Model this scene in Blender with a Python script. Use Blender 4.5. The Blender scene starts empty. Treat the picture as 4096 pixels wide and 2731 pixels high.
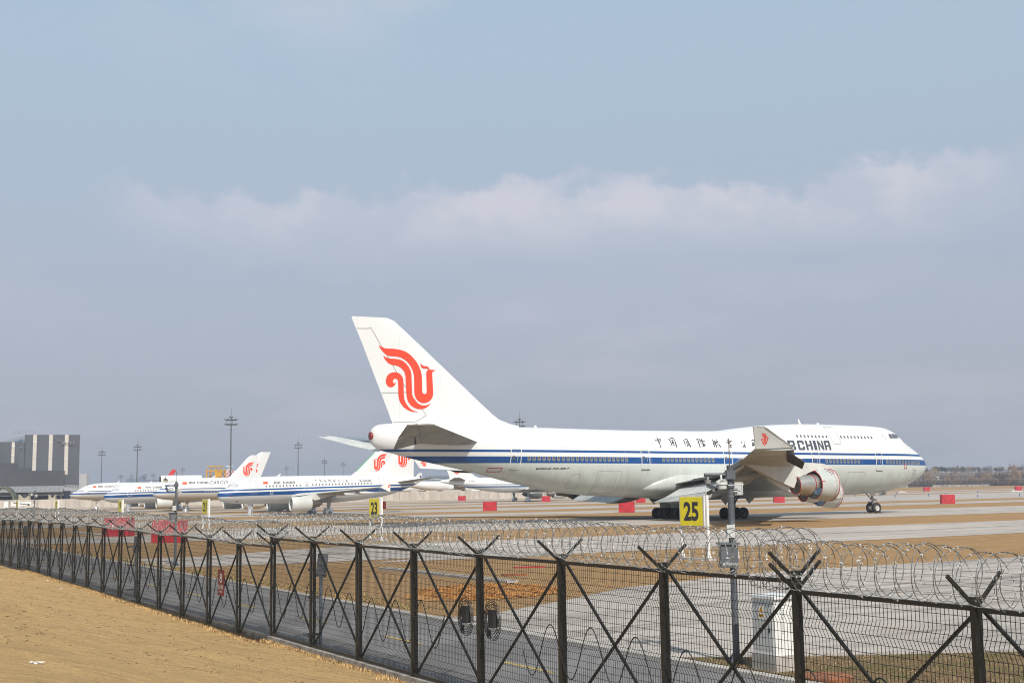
import bpy, bmesh, math, random
from mathutils import Vector, Matrix
random.seed(7)
R=math.radians
S=bpy.context.scene
# ------------------------------------------------------------------ camera
FPX=4876.0; PITCH=0.122; ROLL=-0.01502; CH=3.0946; PW,PH=4096.0,2731.0
CF=Vector((0,math.cos(PITCH),math.sin(PITCH))); C0=Vector((1,0,0)); C1=Vector((0,-math.sin(PITCH),math.cos(PITCH)))
CR=C0*math.cos(ROLL)+C1*math.sin(ROLL); CU=-C0*math.sin(ROLL)+C1*math.cos(ROLL)
CO=Vector((0,0,CH))
cam=bpy.data.objects.new('camera',bpy.data.cameras.new('camera'))
S.collection.objects.link(cam); S.camera=cam
cam.data.sensor_width=36; cam.data.lens=36*FPX/PW; cam.data.clip_end=9000; cam.data.clip_start=.1
M=Matrix((CR,CU,-CF)).transposed().to_4x4(); M.translation=CO; cam.matrix_world=M
S.render.resolution_x=1024; S.render.resolution_y=682
# ------------------------------------------------------------------ sun, sky, exposure
SUN_H=Vector((.32,-.947,0)).normalized(); SUN_E=R(42)
sund=bpy.data.lights.new('sun','SUN'); sund.energy=3.6; sund.angle=R(.6); sund.color=(1,.94,.85)
sun=bpy.data.objects.new('sun',sund); S.collection.objects.link(sun)
sd=(SUN_H*math.cos(SUN_E)+Vector((0,0,math.sin(SUN_E)))).normalized()
sun.rotation_euler=sd.to_track_quat('Z','Y').to_euler(); sun.location=(0,0,60)
W=bpy.data.worlds.new('World'); S.world=W; W.use_nodes=True
nt=W.node_tree; nt.nodes.clear()
def N(t,k,**kw):
    n=t.nodes.new(k)
    for a,b in kw.items(): setattr(n,a,b)
    return n
def math_(t,op,a,b=None,clamp=False):
    n=t.nodes.new('ShaderNodeMath'); n.operation=op; n.use_clamp=clamp
    for i,x in enumerate((a,b)):
        if x is None: continue
        if isinstance(x,(int,float)): n.inputs[i].default_value=x
        else: t.links.new(x,n.inputs[i])
    return n.outputs[0]
def mapr(t,x,a,b,c=0,d=1,sm=True):
    n=t.nodes.new('ShaderNodeMapRange'); n.interpolation_type='SMOOTHSTEP' if sm else 'LINEAR'
    t.links.new(x,n.inputs[0]); 
    for i,v in zip((1,2,3,4),(a,b,c,d)): n.inputs[i].default_value=v
    return n.outputs[0]
def mixc(t,f,a,b,mode='MIX'):
    n=t.nodes.new('ShaderNodeMix'); n.data_type='RGBA'; n.blend_type=mode
    for i,x in ((0,f),(6,a),(7,b)):
        if isinstance(x,(int,float)): n.inputs[i].default_value=x
        elif isinstance(x,tuple): n.inputs[i].default_value=(*x[:3],1)
        else: t.links.new(x,n.inputs[i])
    return n.outputs[2]
sky=N(nt,'ShaderNodeTexSky',sky_type='NISHITA'); sky.sun_disc=False; sky.sun_elevation=SUN_E
sky.sun_rotation=math.atan2(SUN_H.x,SUN_H.y); sky.air_density=1.0; sky.dust_density=4.0; sky.ozone_density=1.0; sky.altitude=20
tc=N(nt,'ShaderNodeTexCoord'); sep=N(nt,'ShaderNodeSeparateXYZ'); nt.links.new(tc.outputs['Generated'],sep.inputs[0])
ZZ=sep.outputs[2]; 
# thin high haze veil of the overcast-blue winter sky
veil=mixc(nt,mapr(nt,ZZ,.02,.42),(3.7,3.95,4.7),(3.8,4.82,5.95))
base=mixc(nt,.86,sky.outputs[0],veil)
def noise(t,vec,scale,detail=4,rough=.55,mapping=None):
    if mapping:
        mp=N(t,'ShaderNodeMapping'); mp.inputs['Scale'].default_value=mapping; t.links.new(vec,mp.inputs[0]); vec=mp.outputs[0]
    n=N(t,'ShaderNodeTexNoise'); n.inputs['Scale'].default_value=scale; n.inputs['Detail'].default_value=detail; n.inputs['Roughness'].default_value=rough
    if vec is not None: t.links.new(vec,n.inputs['Vector'])
    return n.outputs['Fac']
gen=tc.outputs['Generated']
nx=noise(nt,gen,10,5,.62,(1,1,.6)); nx2=noise(nt,gen,2.6,2,.5,(1,1,.2)); nf=noise(nt,gen,26,5,.6,(1,1,1.6))
# long low bank: crisp lumpy tops, soft feet
topz=math_(nt,'ADD',math_(nt,'MULTIPLY',math_(nt,'SUBTRACT',nx,.5),.085),math_(nt,'ADD',math_(nt,'MULTIPLY',math_(nt,'SUBTRACT',nx2,.5),.05),math_(nt,'ADD',math_(nt,'MULTIPLY',sep.outputs[0],.016),.247)))
topz=math_(nt,'ADD',topz,math_(nt,'MULTIPLY',math_(nt,'SUBTRACT',nf,.5),.05))
hh=math_(nt,'SUBTRACT',topz,ZZ)
bank=math_(nt,'MULTIPLY',mapr(nt,hh,-.003,.012),mapr(nt,ZZ,.175,.232))
bank=math_(nt,'MULTIPLY',math_(nt,'MULTIPLY',bank,mapr(nt,sep.outputs[0],-.34,-.22)),mapr(nt,sep.outputs[0],.44,.30))
puff=mapr(nt,noise(nt,gen,9,6,.62,(1,1,1.4)),.38,.62)
bank=math_(nt,'MULTIPLY',bank,math_(nt,'ADD',math_(nt,'MULTIPLY',puff,.60),.42),True)
low=math_(nt,'MULTIPLY',mapr(nt,noise(nt,gen,4.2,5,.6,(1,1,3.5)),.45,.72),mapr(nt,ZZ,.26,.10))
hi=math_(nt,'MULTIPLY',mapr(nt,noise(nt,gen,3.3,5,.6,(1,1,2.2)),.50,.72),mapr(nt,ZZ,.28,.42))
c1=mixc(nt,math_(nt,'MULTIPLY',low,.42),base,(4.9,4.75,5.5))
c2=mixc(nt,math_(nt,'MULTIPLY',hi,.40),c1,(5.6,5.6,6.3))
c3=mixc(nt,math_(nt,'MULTIPLY',bank,.58),c2,(6.3,5.9,6.4))
bg=N(nt,'ShaderNodeBackground'); bg.inputs[1].default_value=.1; nt.links.new(c3,bg.inputs[0])
wo=N(nt,'ShaderNodeOutputWorld'); nt.links.new(bg.outputs[0],wo.inputs[0])
S.view_settings.view_transform='Standard'; S.view_settings.look='None'; S.view_settings.exposure=.27; S.view_settings.gamma=1
S.render.engine='CYCLES'; S.cycles.pixel_filter_type='BLACKMAN_HARRIS'; S.cycles.filter_width=1.05; S.cycles.max_bounces=6; S.cycles.volume_bounces=0; S.cycles.transparent_max_bounces=8
# ------------------------------------------------------------------ site survey: ground height and helpers that turn a surveyed bearing into a place
def tz(y): return .0044*(max(250.,min(y,850.))-250)
def ray(u,v): return CF+CR*((u-PW/2)/FPX)-CU*((v-PH/2)/FPX)
def G(u,v,dz=0):
    d=ray(u,v); z=0
    for _ in range(30):
        t=(z+dz-CH)/d.z; z=tz(CO.y+d.y*t)
    p=CO+d*t; return Vector((p.x,p.y,z))
def at_depth(u,v,Y):
    d=ray(u,v); return CO+d*(Y/d.y)
col=S.collection
# ------------------------------------------------------------------ materials
MATS={}
def mat(name,color,rough=.6,metal=0,var=.12,vs=3.0,bump=0,bs=20,stretch=(1,1,1),spec=None,coord='Object',trans=0,alpha=None,color2=None):
    if name in MATS: return MATS[name]
    m=bpy.data.materials.new(name); m.use_nodes=True; t=m.node_tree; b=t.nodes['Principled BSDF']
    tcn=N(t,'ShaderNodeTexCoord'); f=noise(t,tcn.outputs[coord],vs,5,.6,stretch)
    c2=color2 or tuple(max(0,x*(1-var)) for x in color); c1_=tuple(min(1,x*(1+var*.6)) for x in color) if not color2 else color
    c=mixc(t,mapr(t,f,.35,.65),c2,c1_); t.links.new(c,b.inputs['Base Color'])
    b.inputs['Roughness'].default_value=rough; b.inputs['Metallic'].default_value=metal
    if spec is not None: b.inputs['Specular IOR Level'].default_value=spec
    if trans: b.inputs['Transmission Weight'].default_value=trans
    if bump:
        bn=N(t,'ShaderNodeBump'); bn.inputs['Strength'].default_value=bump; bn.inputs['Distance'].default_value=.02
        t.links.new(noise(t,tcn.outputs[coord],bs,4,.6,stretch),bn.inputs['Height']); t.links.new(bn.outputs[0],b.inputs['Normal'])
    MATS[name]=m; return m
white=mat('painted white',(.74,.74,.71),.38,var=.05,vs=.6)
offwhite=mat('weathered white',(.56,.57,.54),.45,var=.12,vs=.8,stretch=(1,1,.3))
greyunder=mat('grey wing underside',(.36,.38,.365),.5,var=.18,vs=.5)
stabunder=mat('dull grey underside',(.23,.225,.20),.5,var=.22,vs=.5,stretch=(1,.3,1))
metalm=mat('bare metal',(.50,.48,.44),.38,.85,var=.25,vs=1.2)
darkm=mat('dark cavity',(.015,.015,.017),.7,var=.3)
rubber=mat('tyre rubber',(.035,.035,.037),.8,var=.25)
redtape=mat('red tape',(.40,.02,.02),.5,var=.2)
redlogo=mat('red emblem paint',(.78,.055,.02),.42,var=.06)
lettering=mat('dark lettering',(.055,.065,.085),.45,var=.1)
ink=mat('black ink',(.035,.035,.04),.5,var=.1)
bluem=mat('blue paint',(.01,.09,.30),.4,var=.12)
foil=mat('crinkled silver foil',(.70,.71,.73),.28,.75,var=.45,vs=2.5,bump=1.0,bs=5)
bluetarp=mat('blue plastic sheet',(.10,.19,.32),.35,var=.4,vs=3,bump=.6,bs=8)
clearfilm=mat('dusty film',(.10,.095,.085),.22,var=.35,vs=2,bump=.3,bs=6)
paneld=mat('panel seam',(.32,.31,.28),.6,var=.2)
glassd=mat('dark window glass',(.10,.11,.13),.12,var=.3,vs=4)
glassg=mat('window shade',(.13,.135,.14),.3,var=.3,vs=4)
polem=mat('dark grey pole paint',(.095,.105,.118),.5,var=.18,vs=5)
fencem=mat('olive black fence paint',(.016,.017,.014),.42,vs=5,color2=(.021,.018,.014),stretch=(1,1,.4))
barbm=mat('bright barb steel',(.66,.67,.66),.5,.2,var=.15,vs=20)
galv=mat('galvanised wire',(.24,.245,.235),.5,.4,var=.35,vs=14)
galvd=mat('dull barbed wire',(.22,.21,.19),.5,.6,var=.3,vs=14)
blackrub=mat('black cable',(.012,.012,.013),.5,var=.2)
signw=mat('sign white frame',(.72,.72,.70),.45,var=.08)
signy=mat('sign yellow face',(.88,.76,.02),.42,var=.06)
signo=mat('sign ochre face',(.66,.58,.03),.5,var=.08)
redblock=mat('red fabric block',(.50,.028,.042),.65,var=.24,vs=1.1,bump=.25,bs=3,stretch=(1,1,.5))
conc=mat('cast concrete',(.42,.39,.35),.85,var=.2,vs=2.5,bump=.4,bs=30)
wallconc=mat('wall concrete',(.50,.455,.40),.85,var=.16,vs=.6,stretch=(1,1,.35),bump=.2)
# ------------------------------------------------------------------ mesh builder
class MB:
    def __init__(s): s.v=[];s.f=[];s.m=[];s.c=0
    def add(s,vs,fs,m=None):
        o=len(s.v); s.v+= [tuple(x) for x in vs]; mm=s.c if m is None else m
        for f in fs: s.f.append(tuple(i+o for i in f)); s.m.append(mm)
        return s
    def box(s,c,d,rz=0,m=None):
        cx,cy,cz=c; x,y,z=[a/2 for a in d]; co,si=math.cos(rz),math.sin(rz)
        vs=[(cx+a*x*co-b*y*si,cy+a*x*si+b*y*co,cz+e*z) for e in(-1,1) for a,b in((-1,-1),(1,-1),(1,1),(-1,1))]
        return s.add(vs,[(3,2,1,0),(4,5,6,7),(0,1,5,4),(1,2,6,5),(2,3,7,6),(3,0,4,7)],m)
    def beam(s,p0,p1,w,h=None,m=None,up=(0,0,1)):
        h=h or w; p0=Vector(p0);p1=Vector(p1);d=(p1-p0).normalized(); u=Vector(up)
        if abs(d.dot(u))>.98: u=Vector((1,0,0))
        a=d.cross(u).normalized(); b=a.cross(d).normalized()
        vs=[p+a*(i*w/2)+b*(j*h/2) for p in(p0,p1) for i,j in((-1,-1),(1,-1),(1,1),(-1,1))]
        return s.add(vs,[(3,2,1,0),(4,5,6,7),(0,1,5,4),(1,2,6,5),(2,3,7,6),(3,0,4,7)],m)
    def cyl(s,p0,p1,r0,r1=None,n=12,cap=True,m=None):
        r1=r0 if r1 is None else r1; p0=Vector(p0);p1=Vector(p1);d=(p1-p0).normalized(); u=Vector((0,0,1))
        if abs(d.z)>.98: u=Vector((1,0,0))
        a=d.cross(u).normalized(); b=a.cross(d)
        vs=[p+(a*math.cos(2*math.pi*i/n)+b*math.sin(2*math.pi*i/n))*r for p,r in((p0,r0),(p1,r1)) for i in range(n)]
        fs=[(i,(i+1)%n,n+(i+1)%n,n+i) for i in range(n)]
        if cap: fs+=[tuple(range(n-1,-1,-1)),tuple(range(n,2*n))]
        return s.add(vs,fs,m)
    def tube(s,pts,r,n=3,m=None):
        P=[Vector(p) for p in pts]; vs=[];k=len(P); u=None
        for i,p in enumerate(P):
            d=(P[min(i+1,k-1)]-P[max(i-1,0)]).normalized()
            if u is None:
                u=Vector((0,0,1)) if abs(d.z)<.9 else Vector((1,0,0))
            a=d.cross(u)
            if a.length<1e-4: a=d.orthogonal()
            a.normalize(); b=a.cross(d); u=b if abs(d.z)>.0 else u
            u=-(d.cross(a)) if False else b
            for j in range(n):
                t=2*math.pi*j/n; vs.append(p+(a*math.cos(t)+b*math.sin(t))*r)
        fs=[(i*n+j,i*n+(j+1)%n,(i+1)*n+(j+1)%n,(i+1)*n+j) for i in range(k-1) for j in range(n)]
        return s.add(vs,fs,m)
    def lathe(s,prof,n=24,axis='x',o=(0,0,0),m=None,ms=None,flip=False):
        vs=[]
        for a,r in prof:
            for j in range(n):
                t=2*math.pi*j/n; c,q=r*math.cos(t),r*math.sin(t)
                p={'x':(a,c,q),'y':(q,a,c),'z':(c,q,a)}[axis]
                vs.append((p[0]+o[0],p[1]+o[1],p[2]+o[2]))
        ob=len(s.v); s.v+=vs
        for i in range(len(prof)-1):
            for j in range(n):
                f=(i*n+j,(i+1)*n+j,(i+1)*n+(j+1)%n,i*n+(j+1)%n)
                s.f.append(tuple(x+ob for x in (f[::-1] if not flip else f))); s.m.append(ms[i] if ms else (s.c if m is None else m))
        return s
    def prism(s,poly,y0,y1,m=None,plane='xz'):
        # polygon extruded between two offsets
        n=len(poly)
        def P(a,b,y): return (a,y,b) if plane=='xz' else (a,b,y)
        vs=[P(a,b,y0) for a,b in poly]+[P(a,b,y1) for a,b in poly]
        return s.add(vs,[tuple(range(n)),tuple(range(2*n-1,n-1,-1))]+[(i,n+i,n+(i+1)%n,(i+1)%n) for i in range(n)],m)
    def build(s,name,mats,parent=None,smooth=False,loc=None,rot=None,tri=False,normals=True):
        me=bpy.data.meshes.new(name); me.from_pydata(s.v,[],s.f)
        if not isinstance(mats,(list,tuple)): mats=[mats]
        for m in mats: me.materials.append(m)
        me.polygons.foreach_set('material_index',s.m)
        if normals:
            bm=bmesh.new(); bm.from_mesh(me); bmesh.ops.recalc_face_normals(bm,faces=bm.faces); bm.to_mesh(me); bm.free()
        if smooth:
            me.polygons.foreach_set('use_smooth',[True]*len(me.polygons))
            try: me.set_sharp_from_angle(angle=R(38))
            except Exception: pass
        me.update()
        o=bpy.data.objects.new(name,me); col.objects.link(o)
        if parent: o.parent=parent
        if loc: o.location=loc
        if rot: o.rotation_euler=rot
        return o
def tag(o,label=None,cat=None,group=None,kind=None):
    if label: o['label']=label
    if cat: o['category']=cat
    if group: o['group']=group
    if kind: o['kind']=kind
    return o
def empty(name,loc,rz=0,label=None,cat=None,group=None):
    o=bpy.data.objects.new(name,None); o.location=loc; o.rotation_euler=(0,0,rz); o.empty_display_size=.5; col.objects.link(o)
    return tag(o,label,cat,group)
def instance(o,parent=None,name=None,loc=None,rot=None):
    c=o.copy(); col.objects.link(c)
    if parent: c.parent=parent
    if loc is not None: c.location=loc
    if rot is not None: c.rotation_euler=rot
    return c
def copy_tree(o,loc,rz,label,parent=None):
    r=o.copy(); col.objects.link(r)
    if parent: r.parent=parent
    if loc is not None: r.location=loc; r.rotation_euler=(0,0,rz)
    if label: r['label']=label
    for ch in list(o.children): copy_tree(ch,None,0,None,r)
    return r
def text_mesh(body,size=1,bold=0,shear=0,spacing=1):
    cu=bpy.data.curves.new('t','FONT'); cu.body=body; cu.size=size; cu.offset=bold; cu.shear=shear; cu.space_character=spacing; cu.resolution_u=3
    o=bpy.data.objects.new('t',cu); col.objects.link(o)
    dg=bpy.context.evaluated_depsgraph_get(); dg.update(); e=o.evaluated_get(dg); me=e.to_mesh()
    vs=[(v.co.x,v.co.y) for v in me.vertices]; fs=[tuple(p.vertices) for p in me.polygons]
    e.to_mesh_clear(); bpy.data.objects.remove(o); bpy.data.curves.remove(cu)
    return vs,fs
def fit_text(body,x0,x1,y0,y1,**k):
    vs,fs=text_mesh(body,**k); xs=[a for a,b in vs]; ys=[b for a,b in vs]
    ax,bx,ay,by=min(xs),max(xs),min(ys),max(ys)
    return [(x0+(x-ax)/(bx-ax)*(x1-x0),y0+(y-ay)/(by-ay)*(y1-y0)) for x,y in vs],fs
# ------------------------------------------------------------------ ground, taxiways, road
F0=Vector((4.2,11.35)); DF=Vector((math.sin(R(-31.151)),math.cos(R(-31.151)))); NF=Vector((DF.y,-DF.x))
LB=2.3
def FL(t,off=0,z=0): p=F0+DF*t+NF*off; return Vector((p.x,p.y,z))
SA=R(59.5); SD=Vector((math.sin(SA),math.cos(SA))); SN=Vector((-math.cos(SA),math.sin(SA)))
def SQ(s,q): return SD*s+SN*q
def kerb_s(q,off=4.72):
    b=F0+NF*off   # b+DF*t = SD*s+SN*q
    t=(q-b.dot(SN))/DF.dot(SN); return (b+DF*t).dot(SD)
def grassmat(name,ca,cb,cc,green=(.10,.15,.03),gth=(.62,.72),scale=1.0,bump=.7,streak=False):
    m=bpy.data.materials.new(name); m.use_nodes=True; t=m.node_tree; b=t.nodes['Principled BSDF']; b.inputs['Roughness'].default_value=.95; b.inputs['Specular IOR Level'].default_value=.1
    tcn=N(t,'ShaderNodeTexCoord'); o=tcn.outputs['Object']
    rot=N(t,'ShaderNodeMapping'); rot.inputs['Rotation'].default_value=(0,0,-(math.pi/2-SA)); t.links.new(o,rot.inputs[0]); o=rot.outputs[0]
    big=noise(t,o,.12*scale,4,.6,(1,2.2,1)); mid=noise(t,o,1.1*scale,5,.65); fine=noise(t,o,14*scale,4,.7); tiny=noise(t,o,60*scale,3,.7)
    c=mixc(t,mapr(t,big,.35,.68),ca,cb); c=mixc(t,mapr(t,mid,.38,.70),c,cc); c=mixc(t,math_(t,'MULTIPLY',mapr(t,noise(t,o,4.5*scale,4,.75,(.45,1.6,1)),.47,.66),.55),c,tuple(x*.62 for x in cb)); c=mixc(t,math_(t,'MULTIPLY',mapr(t,noise(t,o,.45*scale,5,.7,(.5,2,1)),.45,.7),.4),c,tuple(x*.72 for x in ca))
    c=mixc(t,math_(t,'MULTIPLY',mapr(t,fine,.42,.66),.7),c,tuple(x*.50 for x in ca))
    c=mixc(t,math_(t,'MULTIPLY',mapr(t,tiny,.5,.8),.5),c,tuple(min(1,x*1.35) for x in ca))
    if streak:
        o2=tcn.outputs['Object']; c=mixc(t,math_(t,'MULTIPLY',mapr(t,noise(t,o2,2.6,6,.75,(.35,2.6,1)),.44,.70),.75),c,(.30,.20,.105)); c=mixc(t,math_(t,'MULTIPLY',mapr(t,noise(t,o2,9,5,.8,(.35,1.6,1)),.58,.70),.85),c,(.13,.085,.05))
    gm=math_(t,'MULTIPLY',mapr(t,noise(t,o,.22*scale,5,.7,(1,2.5,1)),*gth),mapr(t,noise(t,o,3*scale,4,.7),.35,.6))
    c=mixc(t,math_(t,'MULTIPLY',gm,.75),c,green)
    t.links.new(c,b.inputs['Base Color'])
    bn=N(t,'ShaderNodeBump'); bn.inputs['Strength'].default_value=bump; bn.inputs['Distance'].default_value=.04
    t.links.new(math_(t,'ADD',fine,math_(t,'MULTIPLY',tiny,.5)),bn.inputs['Height']); t.links.new(bn.outputs[0],b.inputs['Normal'])
    return m
drygrass=grassmat('dry grass field',(.41,.252,.118),(.335,.205,.097),(.475,.30,.145),green=(.13,.14,.035),bump=1.0)
lawn=grassmat('dry lawn embankment',(.61,.40,.175),(.55,.355,.15),(.65,.44,.20),green=(.24,.16,.085),gth=(.60,.74),scale=2.0,bump=.8,streak=True)
lawnn=lawn.node_tree
scrubg=grassmat('scrubby verge',(.33,.22,.12),(.24,.16,.085),(.40,.28,.15),green=(.12,.16,.04),gth=(.46,.62),scale=3,bump=1.0)
def slabmat(name,ca,cb,joint=6.0,stain=(.20,.18,.165),ang=None,js=.35,boost=1.0):
    m=bpy.data.materials.new(name); m.use_nodes=True; t=m.node_tree; b=t.nodes['Principled BSDF']; b.inputs['Roughness'].default_value=.9; b.inputs['Specular IOR Level'].default_value=.25
    tcn=N(t,'ShaderNodeTexCoord'); rot=N(t,'ShaderNodeMapping'); rot.inputs['Rotation'].default_value=(0,0,-(math.pi/2-SA) if ang is None else ang); t.links.new(tcn.outputs['Object'],rot.inputs[0]); o=rot.outputs[0]
    c=mixc(t,mapr(t,noise(t,o,.09,4,.6),.35,.65),ca,cb)
    c=mixc(t,math_(t,'MULTIPLY',mapr(t,noise(t,o,.5,6,.7,(.16,1.5,1)),.42,.72),.62*boost),c,stain)
    c=mixc(t,math_(t,'MULTIPLY',mapr(t,noise(t,o,1.6,5,.7,(.1,1.2,1)),.47,.75),.6*boost),c,tuple(x*.85 for x in stain))
    c=mixc(t,math_(t,'MULTIPLY',mapr(t,noise(t,o,.35,4,.6),.55,.75),.35),c,(.36,.29,.22))
    c=mixc(t,math_(t,'MULTIPLY',mapr(t,noise(t,o,25,3,.7),.45,.8),.3),c,tuple(x*.7 for x in ca))
    sp=N(t,'ShaderNodeSeparateXYZ'); t.links.new(o,sp.inputs[0])
    for ax,per,w in ((1,4.6,.05),(0,joint,.04)):
        fr=math_(t,'FRACT',math_(t,'DIVIDE',math_(t,'ADD',sp.outputs[ax],1000.0),per)); j=math_(t,'LESS_THAN',fr,w/per)
        c=mixc(t,math_(t,'MULTIPLY',j,js),c,(.10,.09,.08))
    t.links.new(c,b.inputs['Base Color'])
    bn=N(t,'ShaderNodeBump'); bn.inputs['Strength'].default_value=.15; bn.inputs['Distance'].default_value=.01; t.links.new(noise(t,o,30,3,.7),bn.inputs['Height']); t.links.new(bn.outputs[0],b.inputs['Normal'])
    return m
slab=slabmat('taxiway concrete',(.50,.445,.385),(.43,.38,.33))
slab2=slabmat('apron concrete',(.49,.44,.385),(.42,.375,.33),stain=(.15,.135,.12),js=.0,boost=1.35)
asph=mat('worn asphalt',(.185,.175,.168),.9,var=.22,vs=.35,stretch=(1,1,1),bump=.2,bs=60)
yellowp=mat('faded yellow road paint',(.46,.33,.10),.8,var=.35,vs=6)
whitep=mat('faded white road paint',(.34,.33,.32),.8,var=.4,vs=6)
orangesoil=mat('orange soil',(.42,.20,.055),.95,var=.4,vs=2,bump=1,bs=9)
def sheet(name,polys,zo,m,kind='structure',uvz=True,skirt=0):
    bm=bmesh.new()
    for p in polys:
        vs=[bm.verts.new((a[0],a[1],0)) for a in p]; bm.faces.new(vs)
    bm.normal_update(); bmesh.ops.triangulate(bm,faces=bm.faces[:])
    for y in (250,850):
        bmesh.ops.bisect_plane(bm,geom=bm.verts[:]+bm.edges[:]+bm.faces[:],plane_co=(0,y,0),plane_no=(0,1,0))
    for v in bm.verts: v.co.z=tz(v.co.y)+zo
    for f in bm.faces:
        if f.normal.z<0: f.normal_flip()
    bm.normal_update()
    for f in bm.faces:
        if f.normal.z<0: f.normal_flip()
    me=bpy.data.meshes.new(name); bm.to_mesh(me); bm.free(); me.materials.append(m)
    o=bpy.data.objects.new(name,me); col.objects.link(o)
    if kind: o['kind']=kind
    return o
a=FL(-40,.06); b=FL(160,.06)
sheet('ground',[[a[:2],(1500,a.y),(1500,2700),(-1500,2700),(-1500,b.y+60),(b.x,b.y)]],0,drygrass)
# concrete taxiways running along the parking rows
grass_bands=[(34.2,50.5),(68.5,86.6),(112.5,135.5),(152.5,172),(199,221.6),(242,257),(282,298),(319,400)]
strips=[]
for (q0,q1),(r0,r1) in zip(grass_bands[:-1],grass_bands[1:]): strips.append((q1,r0))
tw=[]
for i,(q0,q1) in enumerate(strips):
    k0,k1=kerb_s(q0),kerb_s(q1)
    if i==0: L=[(-15.2,53.9),(-12.0,55.0),(-8.9,56.4),(-4,59.3),SQ(22,50.8)]; T=[SQ(30,68.5),(-3.4,79.4),(-7.8,76.6),(-11.3,71.5),(-16.1,63.3),(-19.6,61.4)]
    elif i==1: L=[(-33.2,84.0),(-24.4,83.2),(-12,95),SQ(40,86.6)]; T=[SQ(30,112.5),(-24,110),(-31.1,99.4),(-35.5,96.5),(-40.5,95.5)]
    else:
        L=[SQ(max(k0,-260),q0)]; T=[SQ(max(k1,-260),q1)]
    P=L+[SQ(700,q0),SQ(700,q1)]+T
    tw.append(sheet('taxiway',[[tuple(p)[:2] for p in P]],.012,slab))
# wide crossing apron on the far right
P=[SQ(170,181),SQ(215,176),SQ(700,176),SQ(700,246),SQ(330,246),SQ(250,238),SQ(210,215)]
sheet('crossing_taxiway',[[tuple(p) for p in P]],.018,slab)
# near apron, bounded by the road kerb, the island and the verge
ap=[FL(13.2,4.72),(-.1,32.0),(.6,33.6),(1.9,36.4),(3.3,39.1),(5.8,41.9),(9.1,45.4),SQ(60,34.2),SQ(700,34.2),SQ(700,-30),(20,-8),(9.0,9.0),FL(-3,4.72)]
ap=[tuple(p)[:2] for p in ap]
sheet('apron',[[FL(20.4,4.80)[:2],(-1.5,31.0),(-.8,31.3),(-.1,32.6),(1.5,35.4),(3.3,39.1),(5.8,41.9),(9.1,45.4)]+[tuple(SQ(60,34.2)),tuple(SQ(300,34.2)),tuple(SQ(300,-60)),(45,-10),tuple(FL(-12,4.72)[:2])]],.012,slab2)
sheet('verge_grass',[[tuple(FL(13.0,4.75)[:2]),(3.0,22.9),(5.2,22.75),(9.3,23.0),(30,24.5),(45,20),(45,-8),tuple(FL(-14,4.75)[:2])]],.030,scrubg)
sheet('service_road',[[FL(-16,.1)[:2],FL(-16,4.5)[:2],FL(150,4.9)[:2],FL(150,.1)[:2]]],.010,asph)
k=MB()
k.prism([(0,0),(0,0)],0,0) if False else None
for i in range(-8,75):
    t0,t1=i*2.0,i*2.0+1.985
    for (o0,o1,h) in ((4.5,4.74,.055),):
        p=[FL(t0,o0+t0*.003),FL(t1,o0+t1*.003),FL(t1,o1+t1*.003),FL(t0,o1+t0*.003)]
        vs=[(q.x,q.y,0) for q in p]+[(q.x,q.y,h) for q in p]
        k.add(vs,[(4,5,6,7),(0,1,5,4),(1,2,6,5),(2,3,7,6),(3,0,4,7)])
tag(k.build('kerb',conc),kind='structure')
# road paint
def line(name,segs,w,m,zo=.016,dirv=None):
    polys=[]
    for (a,b) in segs:
        a=Vector(a[:2]);b=Vector(b[:2]);d=(b-a).normalized();n=Vector((-d.y,d.x))*w/2
        polys.append([tuple(a-n),tuple(b-n),tuple(b+n),tuple(a+n)])
    return sheet(name,polys,zo,m)
line('yellow_centre_dashes',[(FL(i*5.0-4.6,2.1),FL(i*5.0-2.9,2.1)) for i in range(-2,28)],.11,yellowp)
line('white_stop_lines',[((-17.9,48.2),(-15.6,51.3)),((-11.9,37.4),(-9.6,38.3)),((-10.8,36.6),(-9.9,38.6))],.09,whitep)
# dark centre joint / tyre line and yellow lead lines on taxiways
line('taxiway_centre_line',[(SQ(-10,59.6),SQ(600,59.6)),(SQ(-25,99),SQ(600,99)),(SQ(-60,144),SQ(600,144))],.16,mat('tar joint',(.10,.09,.085),.8,var=.3),.020)
# drains and soil in the near grass island
soil=MB(); 
random.seed(3)
sheet('bare_soil',[[(-3.4,36.6),(-3.2,38.6),(-2.4,40.6),(-1.2,41.7),(.4,41.4),(1.4,39.8),(1.2,37.6),(.2,36.3),(-1.4,35.4),(-2.6,35.6)]],.020,None or orangesoil)
cl=MB()
for i in range(2600):
    aa=random.uniform(0,6.28); rr=math.sqrt(random.random()); x=-.9+rr*2.3*math.cos(aa); y=38.5+rr*3.0*math.sin(aa); s=random.uniform(.02,.075)
    vs=[(x+random.uniform(-s,s),y+random.uniform(-s,s),.015+random.uniform(0,s)) for _ in range(4)]
    cl.add(vs,[(0,1,2),(0,2,3),(0,3,1),(1,3,2)])
tag(cl.build('soil_clods',orangesoil),'loose orange soil clods on the near grass island','soil',kind='stuff')
def trench(name,p0,p1,w,m,lab):
    o=MB(); p0=Vector(p0);p1=Vector(p1); d=(p1-p0).normalized(); n=Vector((-d.y,d.x))
    for s_ in(-1,1):
        a=p0+n*s_*w/2; b=p1+n*s_*w/2; o.beam((a.x,a.y,.05),(b.x,b.y,.05),.10,.10)
    o.beam((p0.x,p0.y,.045),(p1.x,p1.y,.045),w-.1,.05)
    return tag(o.build(name,m),kind='structure')
trench('drain_channel',(-5.4,50.5),(-.1,42.0),.34,conc,'')
trench('drain_channel_far',tuple(G(270,2128)[:2]),tuple(G(430,2142)[:2]),.8,conc,'')
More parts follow.
